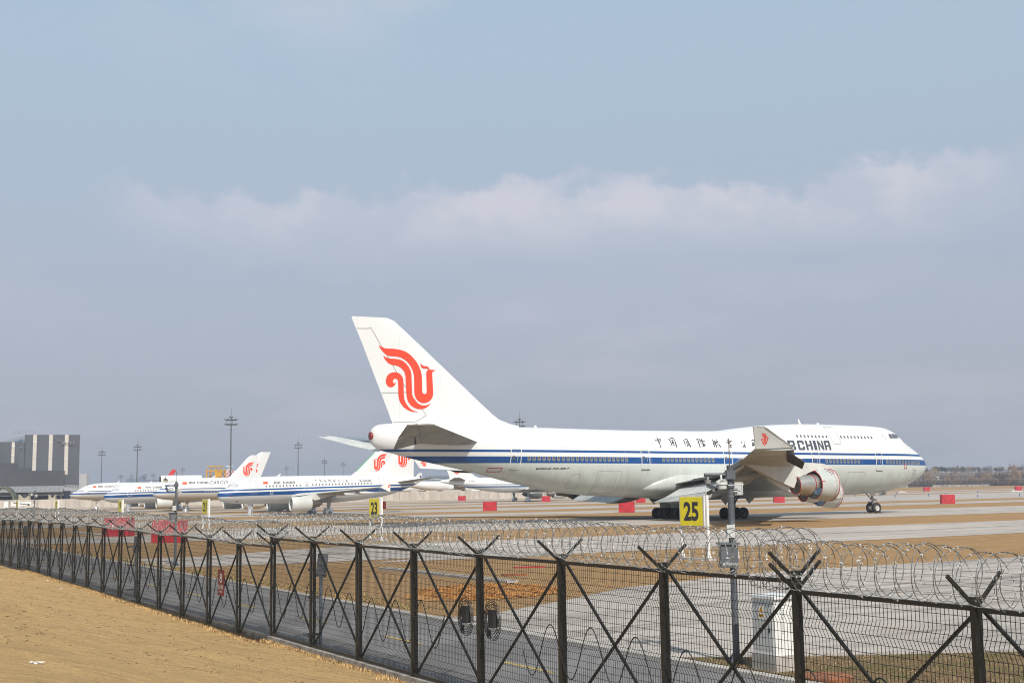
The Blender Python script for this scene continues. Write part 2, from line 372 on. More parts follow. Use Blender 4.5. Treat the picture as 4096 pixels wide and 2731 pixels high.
# embankment lawn on the camera side of the fence
def smooth(x): x=max(0,min(1,x)); return x*x*(3-2*x)
ZB={0:-.10,1:-.08,2:.0,3:.01,4:.02,5:.03,6:.05,7:.06,8:.08,9:-.12,10:-.10,11:-.09,12:-.07,13:-.05,14:-.04,15:-.01,16:.01,17:.02,18:.03,19:.05,20:.07,21:.07,22:.0,23:0.,24:0}
ZT={0:1.97,1:1.98,2:2.09,3:2.10,4:2.10,5:2.12,6:2.12,7:2.13,8:2.14,9:1.97,10:2.01,11:2.03,12:2.03,13:2.06,14:2.09,15:2.10,16:2.12,17:2.13,18:2.15,19:2.13,20:2.14,21:2.14,22:2.13,23:2.12,24:2.10}
def zb_at(t):
    k=t/LB
    if k<0: return -.10
    if k>=21: return .0
    i=int(k); f=k-i; a,b_=ZB[i],ZB[i+1]
    if i==1: a=-.02
    if i==8: a=-.14
    return a*(1-f)+b_*f
def lump(x,y): return .035*math.sin(x*1.3+y*.7)+.03*math.sin(x*.5-y*1.9+1)+.012*math.sin(x*4.1+y*3.3)
def emb_z(t,d):
    p=FL(t,-d); q=smooth(d/9.0)
    base=zb_at(t)-.02-(.10 if t<8*LB else .02)*(1-smooth(d/1.2))+.0
    return base*(1-q)+1.5*q+lump(p.x,p.y)*smooth(d/.8)
g=MB(); ts=[-14+i*.45 for i in range(340)]; ds=[0,.12,.3,.55,.85,1.2,1.6,2,2.5,3,3.6,4.2,4.9,5.6,6.4,7.2,8,9,10.5,13,17,24,40]
vs=[]
for t in ts:
    for d in ds:
        p=FL(t,-d-(.03*math.sin(t*5.1)+.03*math.sin(t*2.3)+.04 if d<.1 else 0)); vs.append((p.x,p.y,emb_z(t,d)))
n=len(ds); g.add(vs,[(i*n+j,i*n+j+1,(i+1)*n+j+1,(i+1)*n+j) for i in range(len(ts)-1) for j in range(n-1)])
tag(g.build('embankment',lawn,smooth=True),kind='structure')
# fine blades and tufts on the embankment: one uncountable lawn
random.seed(11)
bl=MB(); bladem=mat('dry grass blades',(.60,.40,.175),.9,var=.3,vs=1.6)
bladed=mat('dark dead tufts',(.20,.13,.07),.9,var=.4,vs=3)
def blade(mb,x,y,z,h,w,m):
    a=random.uniform(0,6.28); l=random.uniform(.3,1.1)*h; dx,dy=math.cos(a)*l,math.sin(a)*l; px,py=-math.sin(a)*w,math.cos(a)*w
    mb.add([(x-px,y-py,z),(x+px,y+py,z),(x+dx,y+dy,z+h)],[(0,1,2)],m)
for i in range(26000):
    t=random.uniform(9,42) if i%4 else random.uniform(9,62); d=random.uniform(.02,1)**2.2*9
    p=FL(t,-d); blade(bl,p.x,p.y,emb_z(t,d)-.004,random.uniform(.006,.016),random.uniform(.003,.007),0)
for i in range(2300):
    t=random.uniform(9,45); d=random.uniform(.02,1)*11; p=FL(t,-d); z=emb_z(t,d)
    sp_=random.choice((.012,.02,.035,.05))
    for j in range(random.randint(3,10)):
        blade(bl,p.x+random.gauss(0,sp_),p.y+random.gauss(0,.035),z-.004,random.uniform(.006,.016),.014,1)
for i in range(9000):
    t=random.uniform(8,50); d=abs(random.gauss(.05,.10))+.015; p=FL(t,-d-(.12 if t<18.4 else 0)); blade(bl,p.x,p.y,emb_z(t,d+(.12 if t<18.4 else 0))-.004,random.uniform(.02,.075),random.uniform(.005,.011),0 if random.random()<.75 else 1)
tag(bl.build('lawn_blades',[bladem,bladed],normals=False),'short dry grass blades covering the near embankment','grass',kind='stuff')
vg=MB()
for i in range(26000):
    x=random.uniform(1.5,16); y=random.uniform(12,23.2)
    p=Vector((x,y))-F0
    if p.dot(NF)<4.8 : continue
    if y>22.6 and x<4: continue
    blade(vg,x,y,.03,random.uniform(.012,.045),random.uniform(.006,.012),0 if random.random()<.7 else 1)
tag(vg.build('verge_blades',[mat('straw blades',(.34,.245,.135),.9,var=.5,vs=1.2),mat('brown blades',(.17,.12,.06),.9,var=.4,vs=2)],normals=False),'dry weeds and dead leaves on the verge beside the apron','weeds',kind='stuff')
# green weeds fringe along kerb of the island
gw=MB()
for i in range(5200):
    t=random.uniform(14,62); off=5.0+abs(random.gauss(0,.5))+t*.003; p=FL(t,off)
    if t<22 : continue
    blade(gw,p.x,p.y,.012,random.uniform(.03,.08),.010,0 if random.random()<.45 else 1)
tag(gw.build('kerb_weeds',[mat('green weeds',(.13,.17,.04),.9,var=.4,vs=2),bladem],normals=False),'green and straw weeds along the road kerb','weeds',kind='stuff')
# ------------------------------------------------------------------ perimeter fence
fence=empty('perimeter_fence',FL(0,0,0),0,'long olive black welded mesh fence with Y shaped arms between the lawn and the road','fence')
FP=Vector(fence.location)
def loc(p): return tuple(Vector(p)-FP)
NB=24
sections=[]  # (k0,k1,zbase0,ztop0,zbase1,ztop1)
for k in range(-2,NB+2):
    kk=max(0,min(k,23)); a0,a1=ZB[kk],ZT[kk]; b0,b1=ZB[min(kk+1,24)],ZT[min(kk+1,24)]
    if k==1: a0,a1=.0,2.09
    if k==0: b0,b1=-.08,1.98
    if k<0: a0,a1,b0,b1=-.1,1.95,-.1,1.96
    if k==8: a0,a1=-.13,1.96
    sections.append((k,a0,a1,b0,b1))
panel0=None
for (k,a0,a1,b0,b1) in sections:
    t0=k*LB+.06; t1=(k+1)*LB-.06
    rb=.0037 if k<8 else .0029
    mb=MB(); nv=44
    for j in range(nv+1):
        f=j/nv; t=t0+(t1-t0)*f; zl=a0+(b0-a0)*f+.03; zh=a1+(b1-a1)*f-.02; H=zh-zl
        pts=[FL(t,.0,zl)]
        for c in (.87,.52,.17):
            pass
        for c in (1.85,1.08,.32)[::1]:
            z=zh-c*H/2.06
            pts+=[FL(t,0,z-.115),FL(t,-.055,z),FL(t,0,z+.115)]
        pts.append(FL(t,0,zh))
        P=[Vector(loc(p)) for p in pts]; vs=[]
        for p in P:
            for e in ((DF*rb),(-DF*rb*.5+NF*rb*.87),(-DF*rb*.5-NF*rb*.87)): vs.append((p.x+e.x,p.y+e.y,p.z))
        n_=len(P); mb.add(vs,[(i*3+q,i*3+(q+1)%3,(i+1)*3+(q+1)%3,(i+1)*3+q) for i in range(n_-1) for q in range(3)])
    for i in range(22):
        f=(i+.35)/22; 
        p0=FL(t0,0,a0+.03+(a1-a0-.05)*f); p1=FL(t1,0,b0+.03+(b1-b0-.05)*f)
        # horizontal wires in a fold sit on the fold
        dd=(1-f)*2.06; off=0
        for c in (1.85,1.08,.32):
            if abs(dd-c)<.115: off=-.055*(1-abs(dd-c)/.115)
        e=Vector((NF.x*(off-.004),NF.y*(off-.004),0))
        mb.beam(loc(p0+e),loc(p1+e),.0052,.0052)
    mb.build('mesh_panel',fencem,fence,normals=False)
    rl=MB(); rl.beam(loc(FL(t0-.03,-.01,a1)),loc(FL(t1+.03,-.01,b1)),.045,.045); rl.build('top_rail',fencem,fence)
    rl=MB(); rl.beam(loc(FL(t0-.03,-.01,a0+.02)),loc(FL(t1+.03,-.01,b0+.02)),.04,.045); rl.build('bottom_rail',fencem,fence)
    br=MB()
    br.beam(loc(FL(t0-.04,.05,a1-.02)),loc(FL(t1+.03,.05,b0+.03)),.030,.030); br.build('brace',fencem,fence)
    br=MB(); br.beam(loc(FL(t0-.03,.085,a0+.03)),loc(FL(t1+.04,.085,b1-.02)),.030,.030); br.build('brace',fencem,fence)
for k in range(-1,NB+2):
    kk=max(0,min(k,24)); zt=ZT[kk]; zb=min(ZB[kk],ZB[min(kk+1,24)])-.1
    if k==1: zt=2.10
    if k==8: zt=2.15
    p=MB(); 
    p.beam(loc(FL(k*LB,-.025,zb)),loc(FL(k*LB,-.025,zt+.03)),.055,.045,up=tuple(NF)+(0,))
    p.beam(loc(FL(k*LB+.02,.055,zb)),loc(FL(k*LB+.02,.055,zt)),.04,.05,up=tuple(NF)+(0,))
    po=p.build('post',fencem,fence)
    lean=random.Random(k*7+3).uniform(-.006,.006); cpt=Vector(loc(FL(k*LB,0,zb))); po.matrix_local=Matrix.Translation(cpt)@Matrix.Rotation(lean,4,Vector((NF.x,NF.y,0)))@Matrix.Translation(-cpt)
    levels=[zt]+([1.98] if k==1 else [])+([1.97] if k==8 else [])
    for z in levels:
        a=MB(); c0=FL(k*LB,0,z+.02)
        for s_ in(-1,1):
            a.beam(loc(c0+Vector((NF.x*s_*.02,NF.y*s_*.02,0))),loc(c0+Vector((NF.x*s_*.37,NF.y*s_*.37,.29))),.034,.022,up=tuple(DF)+(0,))
        a.box(loc(c0+Vector((0,0,.035))),(.02,.14,.10),math.atan2(NF.y,NF.x)-math.pi/2)
        ar=a.build('y_arm',fencem,fence)
        bo=MB()
        for s_ in (-1,1):
            q=c0+Vector((NF.x*s_*.045,NF.y*s_*.045,.05))-Vector((DF.x*.028,DF.y*.028,0)); bo.cyl(loc(q),loc(q-Vector((DF.x*.012,DF.y*.012,0))),.009,n=6)
        bo.build('bolts',galv,ar)
# concrete plinth
pl=MB()
for k in range(-3,NB+1):
    t0,t1=k*LB,(k+1)*LB-.006
    z0=zb_at(t0+.01)-.02; z1=zb_at(t1-.01)-.02
    wa_,wb_=(-.11,.13) if k<8 else (-.02,.05)
    vs=[FL(t0,wa_,-.4),FL(t1,wa_,-.4),FL(t1,wb_,-.4),FL(t0,wb_,-.4),FL(t0,wa_,z0),FL(t1,wa_,z1),FL(t1,wb_,z1),FL(t0,wb_,z0)]
    e_=[FL(t0,.055,-.5),FL(t1,.055,-.5),FL(t1,.16,-.5),FL(t0,.16,-.5),FL(t0,.055,.014),FL(t1,.055,.014),FL(t1,.16,.014),FL(t0,.16,.014)] if k>=8 else None
    if e_: pl.add([loc(v) for v in e_],[(3,2,1,0),(4,5,6,7),(0,1,5,4),(1,2,6,5),(2,3,7,6),(3,0,4,7)])
    pl.add([loc(v) for v in vs],[(3,2,1,0),(4,5,6,7),(0,1,5,4),(1,2,6,5),(2,3,7,6),(3,0,4,7)])
pl.build('plinth',mat('old grey plinth concrete',(.30,.275,.245),.9,var=.35,vs=4,bump=.6,bs=25),fence)
# razor coil
def coil(name,t0,t1,zf,lab,r=.262,seed=1):
    rnd=random.Random(seed); o=MB(); pitch=.115; th=0; pts=[]; n=22; loops=int((t1-t0)/pitch)
    for i in range(loops*n+1):
        a=i/n*2*math.pi; t=t0+pitch*i/n+.045*math.sin(a*1.5); lp=i/n
        rr=r*(1+.05*math.sin(lp*1.7+seed)+.03*math.sin(lp*.41)); zc=zf(t)+.275+.02*math.sin(t*1.1)+.012*math.sin(t*3.7)
        p=FL(t,0,0); c=math.cos(a)*rr; s_=math.sin(a)*rr
        pts.append(Vector((p.x+NF.x*c,p.y+NF.y*c,zc+s_)))
    near=t0<30
    def tubes(P):
        vs=[];w=.0050
        for j,p in enumerate(P):
            d=(P[min(j+1,len(P)-1)]-P[max(j-1,0)]).normalized(); a=d.cross(Vector((DF.x,DF.y,.3))).normalized(); b=a.cross(d)
            for e in (a*w,-a*w*.5+b*w*.87,-a*w*.5-b*w*.87): vs.append(p+e)
        o.add(vs,[(i*3+q,i*3+(q+1)%3,(i+1)*3+(q+1)%3,(i+1)*3+q) for i in range(len(P)-1) for q in range(3)],0)
    tubes(pts)
    # bow-tie barbs
    L=.045; acc=0
    for j in range(1,len(pts)):
        seg=pts[j]-pts[j-1]; l=seg.length; tt=(j/n)*pitch+t0
        step=.04 if tt<22 else .055
        acc+=l
        if acc>=step:
            acc=0; p=pts[j-1]+seg*rnd.random(); d=seg.normalized(); a=d.cross(Vector((rnd.gauss(0,1),rnd.gauss(0,1),rnd.gauss(0,1)))).normalized(); h=.017;w=.011
            
            for s2 in (-1,1): o.add([p-d*.009+a*s2*.004,p-d*.003+a*s2*.010,p+d*.010+a*s2*.011,p+d*.004+a*s2*.004],[(0,1,2,3)],1)
    m=o.build(name,[galv,barbm],normals=False)
    return tag(m,lab,'razor wire','razor wire coils on the fence top')
zt_at=lambda t:(lambda k:ZT[max(0,min(24,int(k)))]*(1-(k-int(k)))+ZT[max(0,min(24,int(k)+1))]*(k-int(k)))(max(0,min(23.99,t/LB)))
coil('razor_wire_coil',-1.6,2.9,lambda t:1.97,'open loose razor wire coil on the lowest fence stretch, largest loops at the right edge',seed=2)
coil('razor_wire_coil',2.1,18.9,lambda t:2.10+.004*(t-2),'middle razor wire coil, from the rusty manhole to the step in the top rail',seed=3)
coil('razor_wire_coil',18.2,57.5,lambda t:zt_at(max(t,20.7)) if t>=20.7 else 1.97,'far dense razor wire coil on the fence running back to the left edge',seed=4)
# straight barbed strands
st=MB(); 
def zarm(t): return 1.97 if t<2.3 else (2.10 if t<18.4 else zt_at(max(20.7,t)) if t>20.7 else 1.98)
for s_ in(-1,1):
    for r_ in (.10,.20,.30):
        k=-1
        tt=-2.3
        while tt<56:
            nx_=tt+LB; p0=FL(tt,s_*r_,zarm(tt+.1)+r_+.01); p1=FL(nx_,s_*r_,zarm(nx_-.1)+r_+.01)
            pm=(p0+p1)/2-Vector((0,0,.015)); st.tube([p0,pm,p1],.0022,3)
            nbar=14 if tt<25 else 7
            for q in range(nbar):
                f=(q+random.random())/nbar; c=p0.lerp(p1,f); e=Vector((random.gauss(0,1),random.gauss(0,1),random.gauss(0,1))).normalized()*.018
                st.add([c-e,c+e,c+Vector((DF.x,DF.y,0))*.006+e*.2],[(0,1,2)])
            tt=nx_
tag(st.build('barbed_strands',galvd,normals=False),'straight barbed wire strands strung along the Y shaped fence arms','barbed wire')
# vibration cable woven on the mesh
cb=MB(); pts=[]
for i in range(0,1500):
    t=-1.5+i*.036
    if t>52: break
    if 7.9<t<10.3: 
        if pts: cb.tube(pts,.009,4); pts=[]
        continue
    z=.86+.36*math.sin(2*math.pi*t/1.0+.6)+.05*math.sin(t*1.3); pts.append(FL(t,-.03,z+zb_at(t)*.6))
cb.tube(pts,.009,4)
tag(cb.build('sensor_cable',blackrub),'thin black cable looped in waves along the fence mesh','cable')
def fence_at(u,v,off=0):
    d=ray(u,v); o=Vector((CO.x,CO.y))-F0; n=(off-o.dot(NF))/(d.x*NF.x+d.y*NF.y); p=CO+d*n
    return ((Vector((p.x,p.y))-F0).dot(DF),p.z)
def spiral(t,z,lab):
    r=empty('cable_reel',FL(t,-.03,z),0,lab,'coiled cable','coiled cables with splice boxes'); o=MB()
    for rr in (.20,.235,.27,.305):
        o.tube([Vector((DF.x*math.cos(a)*rr*.82,DF.y*math.cos(a)*rr*.82,math.sin(a)*rr+.01*math.sin(3*a+rr*40))) for a in [i*math.pi/14 for i in range(29)]],.0065,4)
    o.build('cable_loops',blackrub,r)
    b=MB(); b.box((-NF.x*.01-DF.x*.03,-NF.y*.01-DF.y*.03,.03),(.15,.08,.26),math.atan2(DF.y,DF.x)); 
    b.build('splice_box',darkm,r); c=MB()
    for e in (-.04,.0,.04): c.cyl((-NF.x*.06+DF.x*e,-NF.y*.06+DF.y*e,-.13),(-NF.x*.06+DF.x*e*.8,-NF.y*.06+DF.y*e*.8,-.22-abs(e)),.014,n=6)
    c.build('cable_glands',blackrub,r)
    return r
# two coiled cables either side of the same post
spiral(*fence_at(1869,2462),'coiled black cable and splice box left of the fence post, farther one')
spiral(*fence_at(1976,2480),'coiled black cable and splice box right of the fence post, nearer one')
# small red notice
sg=empty('warning_notice',FL(fence_at(895.5,2328)[0],-.07,fence_at(895.5,2328)[1]),math.atan2(DF.y,DF.x),'small dark red notice with white figure hung on the fence','sign')
o=MB(); o.box((0,0,0),(.46,.012,.62)); o.build('plate',mat('dark red plate',(.15,.012,.011),.5,var=.15),sg)
o=MB()
vs,fs=fit_text('8',-.09,.09,.0,.22,size=1,bold=.0); o.add([(a,.0085,b) for a,b in [(-x,y) for x,y in vs]],[f[::-1] for f in fs])
vs,fs=fit_text('禁止翻越',-.19,.19,-.15,-.05,size=1); o.add([(-a,.0085,b) for a,b in vs],[f[::-1] for f in fs])
vs,fs=fit_text('WARNING',-.12,.12,-.24,-.19,size=1); o.add([(-a,.0085,b) for a,b in vs],[f[::-1] for f in fs])
o.build('white_figure',mat('white ink',(.7,.68,.66),.6,var=.1),sg,normals=False)

def interp(tab):
    xs=[a for a,b in tab]; ys=[b for a,b in tab]; n=len(xs)
    d=[(ys[i+1]-ys[i])/(xs[i+1]-xs[i]) for i in range(n-1)]
    m=[0.0]*n; m[0]=d[0]; m[-1]=d[-1]
    for i in range(1,n-1):
        m[i]=0 if d[i-1]*d[i]<=0 else 2*d[i-1]*d[i]/(d[i-1]+d[i])
    def f(x):
        if x<=xs[0]: return ys[0]
        if x>=xs[-1]: return ys[-1]
        i=0
        while x>xs[i+1]: i+=1
        h=xs[i+1]-xs[i]; t=(x-xs[i])/h
        return (ys[i]*(1+2*t)*(1-t)**2+h*m[i]*t*(1-t)**2+ys[i+1]*t*t*(3-2*t)+h*m[i+1]*t*t*(t-1))
    return f
class Fus:
    def __init__(s,top,bot,wid,mid,nu=2.1,nl=2.0):
        s.top=interp(top);s.bot=interp(bot);s.wid=interp(wid);s.mid=interp(mid);s.nu=nu;s.nl=nl
        s.x0=top[0][0];s.x1=top[-1][0]
    def hw(s,x,z):
        t=s.top(x);b=s.bot(x);w=s.wid(x);m=b+(t-b)*s.mid(x)
        if z>=m: a=max(t-m,1e-4);e=s.nu
        else: a=max(m-b,1e-4);e=s.nl
        r=min(1,abs(z-m)/a)
        return w*max(0.0,1-r**e)**(1/e)
J_TOP=[(-.46,5.42),(-.4,5.72),(-.18,6.02),(.45,6.58),(1.26,7.11),(2.87,8.03),(3.83,8.55),(4.62,9.12),(5.42,9.46),(6.39,9.69),(7.68,9.79),(9.3,9.86),(12.5,9.91),(16.3,9.95),(19.35,9.92),(21.6,9.83),(24.5,9.63),(28.1,9.26),(29.7,9.08),(33,9.04),(40,9.04),(46,9.11),(51,9.2),(57.8,9.27),(62.5,9.39),(66.3,9.41),(67.6,9.3),(68.2,9.0),(68.5,8.5)]
J_BOT=[(-.46,5.38),(-.43,5.15),(-.08,4.64),(.64,4.03),(1.52,3.61),(3.24,2.96),(4.92,2.59),(6.6,2.36),(8.2,2.24),(9.8,2.17),(12.3,2.12),(19,2.06),(32,2.0),(37.4,2.13),(42.5,2.37),(46.25,2.6),(49.9,3.03),(52.2,3.5),(54.5,4.0),(57.9,4.83),(60.2,5.33),(61.9,5.68),(63.7,6.04),(66.3,6.67),(67.45,6.96),(68.2,7.4),(68.5,8.0)]
J_WID=[(-.46,.02),(-.3,.7),(0,1.08),(1,1.8),(2.5,2.4),(5,2.93),(8,3.18),(11,3.25),(46,3.25),(50,3.15),(54,2.85),(58,2.35),(63,1.75),(66,1.25),(67.6,.9),(68.2,.55),(68.5,.15)]
J_MID=[(-.46,.5),(0,.42),(3,.42),(6,.42),(20,.43),(30,.48),(45,.5),(60,.5),(68.5,.5)]
def _ns(tab,a,b):
    return [(round(x+(a*max(0,1-max(x,0)/6.)+b*math.sin(math.pi*min(1,max(0,x)/6.)) if x<6 else 0),3),v) for x,v in tab]
J_TOP=_ns(J_TOP,.38,.42); J_BOT=_ns(J_BOT,.38,0); J_WID=_ns(J_WID,.38,.15)
# ------------------------------------------------------------------ aircraft
def livery(name,k,xr,sb,grey=(.50,.52,.50),cols=None,dirt=.35,streak=1.0):
    """white over grey with a broad and a thin blue band; heights follow the airframe axis"""
    m=bpy.data.materials.new(name); m.use_nodes=True; t=m.node_tree; b=t.nodes['Principled BSDF']; b.inputs['Roughness'].default_value=.36
    b.inputs['Coat Weight'].default_value=.15
    o=N(t,'ShaderNodeTexCoord').outputs['Object']; sp=N(t,'ShaderNodeSeparateXYZ'); t.links.new(o,sp.inputs[0])
    z=math_(t,'SUBTRACT',sp.outputs[2],math_(t,'MULTIPLY',math_(t,'SUBTRACT',sp.outputs[0],xr),k))
    f=math_(t,'DIVIDE',z,20.0)
    cr=N(t,'ShaderNodeValToRGB'); cr.color_ramp.interpolation='CONSTANT'; t.links.new(f,cr.inputs[0]); e=cr.color_ramp.elements
    Wt=(.66,.665,.655); B=(.002,.058,.215)
    cols=cols or [grey,B,Wt,B,Wt]
    e[0].position=0; e[0].color=(*cols[0],1); e[1].position=sb[0]/20; e[1].color=(*cols[1],1)
    for p,c in zip(sb[1:],cols[2:]):
        q=e.new(p/20); q.color=(*c,1)
    c=cr.outputs[0]
    low=mapr(t,z,sb[0]+.1,sb[0]-1.2)
    st=mapr(t,noise(t,o,3.2,5,.7,(3.2,.1,.045)),.42,.74)
    c=mixc(t,math_(t,'MULTIPLY',math_(t,'MULTIPLY',st,low),dirt),c,(.27,.24,.19))
    st2=mapr(t,noise(t,o,.9,4,.6,(1,1,.25)),.4,.75); c=mixc(t,math_(t,'MULTIPLY',math_(t,'MULTIPLY',st2,low),dirt*.8),c,(.33,.31,.26))
    st3=mapr(t,noise(t,o,1.7,5,.7,(1,1,.08)),.56,.82); c=mixc(t,math_(t,'MULTIPLY',st3,.22),c,(.45,.40,.33))
    fr=math_(t,'FRACT',math_(t,'DIVIDE',sp.outputs[0],4.1)); c=mixc(t,math_(t,'MULTIPLY',math_(t,'LESS_THAN',fr,.009),.22),c,(.2,.19,.17))
    t.links.new(c,b.inputs['Base Color']); t.links.new(mapr(t,noise(t,o,.7,4,.6),.3,.7,.30,.48),b.inputs['Roughness'])
    return m
def frange(a,b,n): return [a+(b-a)*i/(n-1) for i in range(n)]
def make_fuselage(F,m,parent,nx=90,nz=30,name='fuselage'):
    xs=[]; L=F.x1-F.x0
    for i in range(nx+1):
        s=i/nx; xs.append(F.x0+L*(.5-.5*math.cos(math.pi*s))*.55+L*s*.45)
    vs=[];fs=[]; m2=2*nz
    for x in xs:
        t,b=F.top(x),F.bot(x)
        ring=[]
        for j in range(nz+1):
            z=b+(t-b)*(.5-.5*math.cos(math.pi*j/nz)); ring.append((x,F.hw(x,z),z))
        for j in range(nz-1,0,-1):
            x_,y_,z_=ring[j]; ring.append((x_,-y_,z_))
        vs+=ring
    n=2*nz
    for i in range(nx):
        for j in range(n): fs.append((i*n+j,i*n+(j+1)%n,(i+1)*n+(j+1)%n,(i+1)*n+j))
    fs+=[tuple(range(n)),tuple(reversed(range(nx*n,nx*n+n)))]
    mb=MB(); mb.add(vs,fs); o=mb.build(name,m,parent,smooth=True); o.data.polygons.foreach_set('use_smooth',[True]*len(o.data.polygons)); 
    try:
        a=o.data.attributes.get('sharp_edge')
        if a: o.data.attributes.remove(a)
    except Exception: pass
    return o
def decal(F,polys,side,name,m,parent,eps=.014,step=.22,tris=None):
    """polys: lists of (x,z); wrapped onto the skin"""
    bm=bmesh.new()
    for p in polys:
        try: bm.faces.new([bm.verts.new((a,0,b)) for a,b in p])
        except Exception: pass
    if tris:
        for vs,fs in tris:
            V=[bm.verts.new((a,0,b)) for a,b in vs]
            for f in fs:
                try: bm.faces.new([V[i] for i in f])
                except Exception: pass
    bm.normal_update(); bmesh.ops.triangulate(bm,faces=bm.faces[:])
    zs=[v.co.z for v in bm.verts]; z=min(zs)+step
    while z<max(zs):
        bmesh.ops.bisect_plane(bm,geom=bm.verts[:]+bm.edges[:]+bm.faces[:],plane_co=(0,0,z),plane_no=(0,0,1)); z+=step
    for v in bm.verts:
        x,zz=v.co.x,v.co.z; h=F.hw(x,zz); dz=.02
        s=(F.hw(x,zz+dz)-F.hw(x,zz-dz))/(2*dz); nl=math.sqrt(1+s*s)
        v.co=(x,side*(h+eps/nl*1.0),zz-s*eps/nl)
    me=bpy.data.meshes.new(name); bm.to_mesh(me); bm.free(); me.materials.append(m)
    o=bpy.data.objects.new(name,me); col.objects.link(o); o.parent=parent; return o
def frame_poly(x0,x1,z0,z1,w,r=.15):
    """rounded frame as a list of quads (x,z)"""
    def rr(x0,x1,z0,z1,r):
        o=[]
        for cx,cz,a in ((x1-r,z1-r,0),(x0+r,z1-r,90),(x0+r,z0+r,180),(x1-r,z0+r,270)):
            for q in (0,30,60,90): o.append((cx+r*math.cos(R(a+q)),cz+r*math.sin(R(a+q))))
        return o
    A=rr(x0,x1,z0,z1,r); B=rr(x0+w,x1-w,z0+w,z1-w,max(.02,r-w))
    return [[A[i],A[(i+1)%len(A)],B[(i+1)%len(A)],B[i]] for i in range(len(A))],B
def window_mesh(w,h,fm,gm,t=.02):
    me=MB(); n=16
    def oval(a,b,y):
        return [(a*math.copysign(abs(math.cos(q))**.7,math.cos(q)),y,b*math.copysign(abs(math.sin(q))**.7,math.sin(q))) for q in [2*math.pi*i/n for i in range(n)]]
    A=oval(w/2*1.2,h/2*1.14,t);B=oval(w/2,h/2,t);C=oval(w/2,h/2,t*.4); D=oval(w/2*1.2,h/2*1.14,-.02)
    me.add(A+B+C+D,[(i,(i+1)%n,n+(i+1)%n,n+i) for i in range(n)]+[(n+i,n+(i+1)%n,2*n+(i+1)%n,2*n+i) for i in range(n)]+[(3*n+i,3*n+(i+1)%n,(i+1)%n,i) for i in range(n)],0)
    me.add(C,[tuple(range(n))],1)
    return me.build('window_proto',[fm,gm],normals=True)
def place_windows(F,proto,xs,zf,side,parent,name='passenger_window'):
    for x in xs:
        z=zf(x); h=F.hw(x,z); d=.05
        sx=(F.hw(x+d,z)-F.hw(x-d,z))/(2*d); sz=(F.hw(x,z+d)-F.hw(x,z-d))/(2*d)
        n=Vector((-sx,side,-sz)).normalized() if side>0 else Vector((-sx,-1,-sz)).normalized()
        up=Vector((0,0,1)); xx=n.cross(up).normalized() if side>0 else n.cross(up).normalized(); up=xx.cross(n)
        # local y -> n, local z -> up, local x -> xx (n x up)
        Mx=Matrix((xx,n,up)).transposed().to_4x4()
        c=proto.copy(); col.objects.link(c); c.name=name; c.parent=parent; c.matrix_local=Matrix.Translation((x,side*h,z))@Mx
def wing_mesh(secs,side,n=9):
    """secs: (y,xLE,chord,z,thick)"""
    mb=MB(); ring=[]
    prof=[]
    for i in range(n+1):
        s=(.5-.5*math.cos(math.pi*i/n)); prof.append((s,.5*(1.4845*math.sqrt(s)-.63*s-1.758*s*s+1.4215*s**3-.5075*s**4)*2))
    for y,xl,c,z,th in secs:
        up=[(xl+c*s,side*y,z+c*th*(t*1.15+.02*s*0)) for s,t in prof]; dn=[(xl+c*s,side*y,z-c*th*t*.85) for s,t in prof[1:-1]]
        mb.v+=up+dn[::-1]
    m=len(prof)*2-2; k=len(secs)
    for i in range(k-1):
        for j in range(m): mb.f.append((i*m+j,i*m+(j+1)%m,(i+1)*m+(j+1)%m,(i+1)*m+j)); mb.m.append(0)
    mb.f.append(tuple(range(m))); mb.m.append(0); mb.f.append(tuple(range((k-1)*m,k*m))); mb.m.append(0)
    return mb
def fin_mesh(secs,th=.09):
    """secs: (z,xLE,chord)"""
    mb=MB(); prof=[(0,0),(.05,.45),(.2,.85),(.4,1),(.7,.65),(1,.03)]
    for z,xl,c in secs:
        t=c*th/2
        mb.v+=[(xl+c*s,t*q,z) for s,q in prof]+[(xl+c*s,-t*q,z) for s,q in prof[1:-1][::-1]]+[]
    m=len(prof)*2-2
    for i in range(len(secs)-1):
        for j in range(m): mb.f.append((i*m+j,i*m+(j+1)%m,(i+1)*m+(j+1)%m,(i+1)*m+j)); mb.m.append(0)
    mb.f.append(tuple(range((len(secs)-1)*m,len(secs)*m))); mb.m.append(0)
    return mb
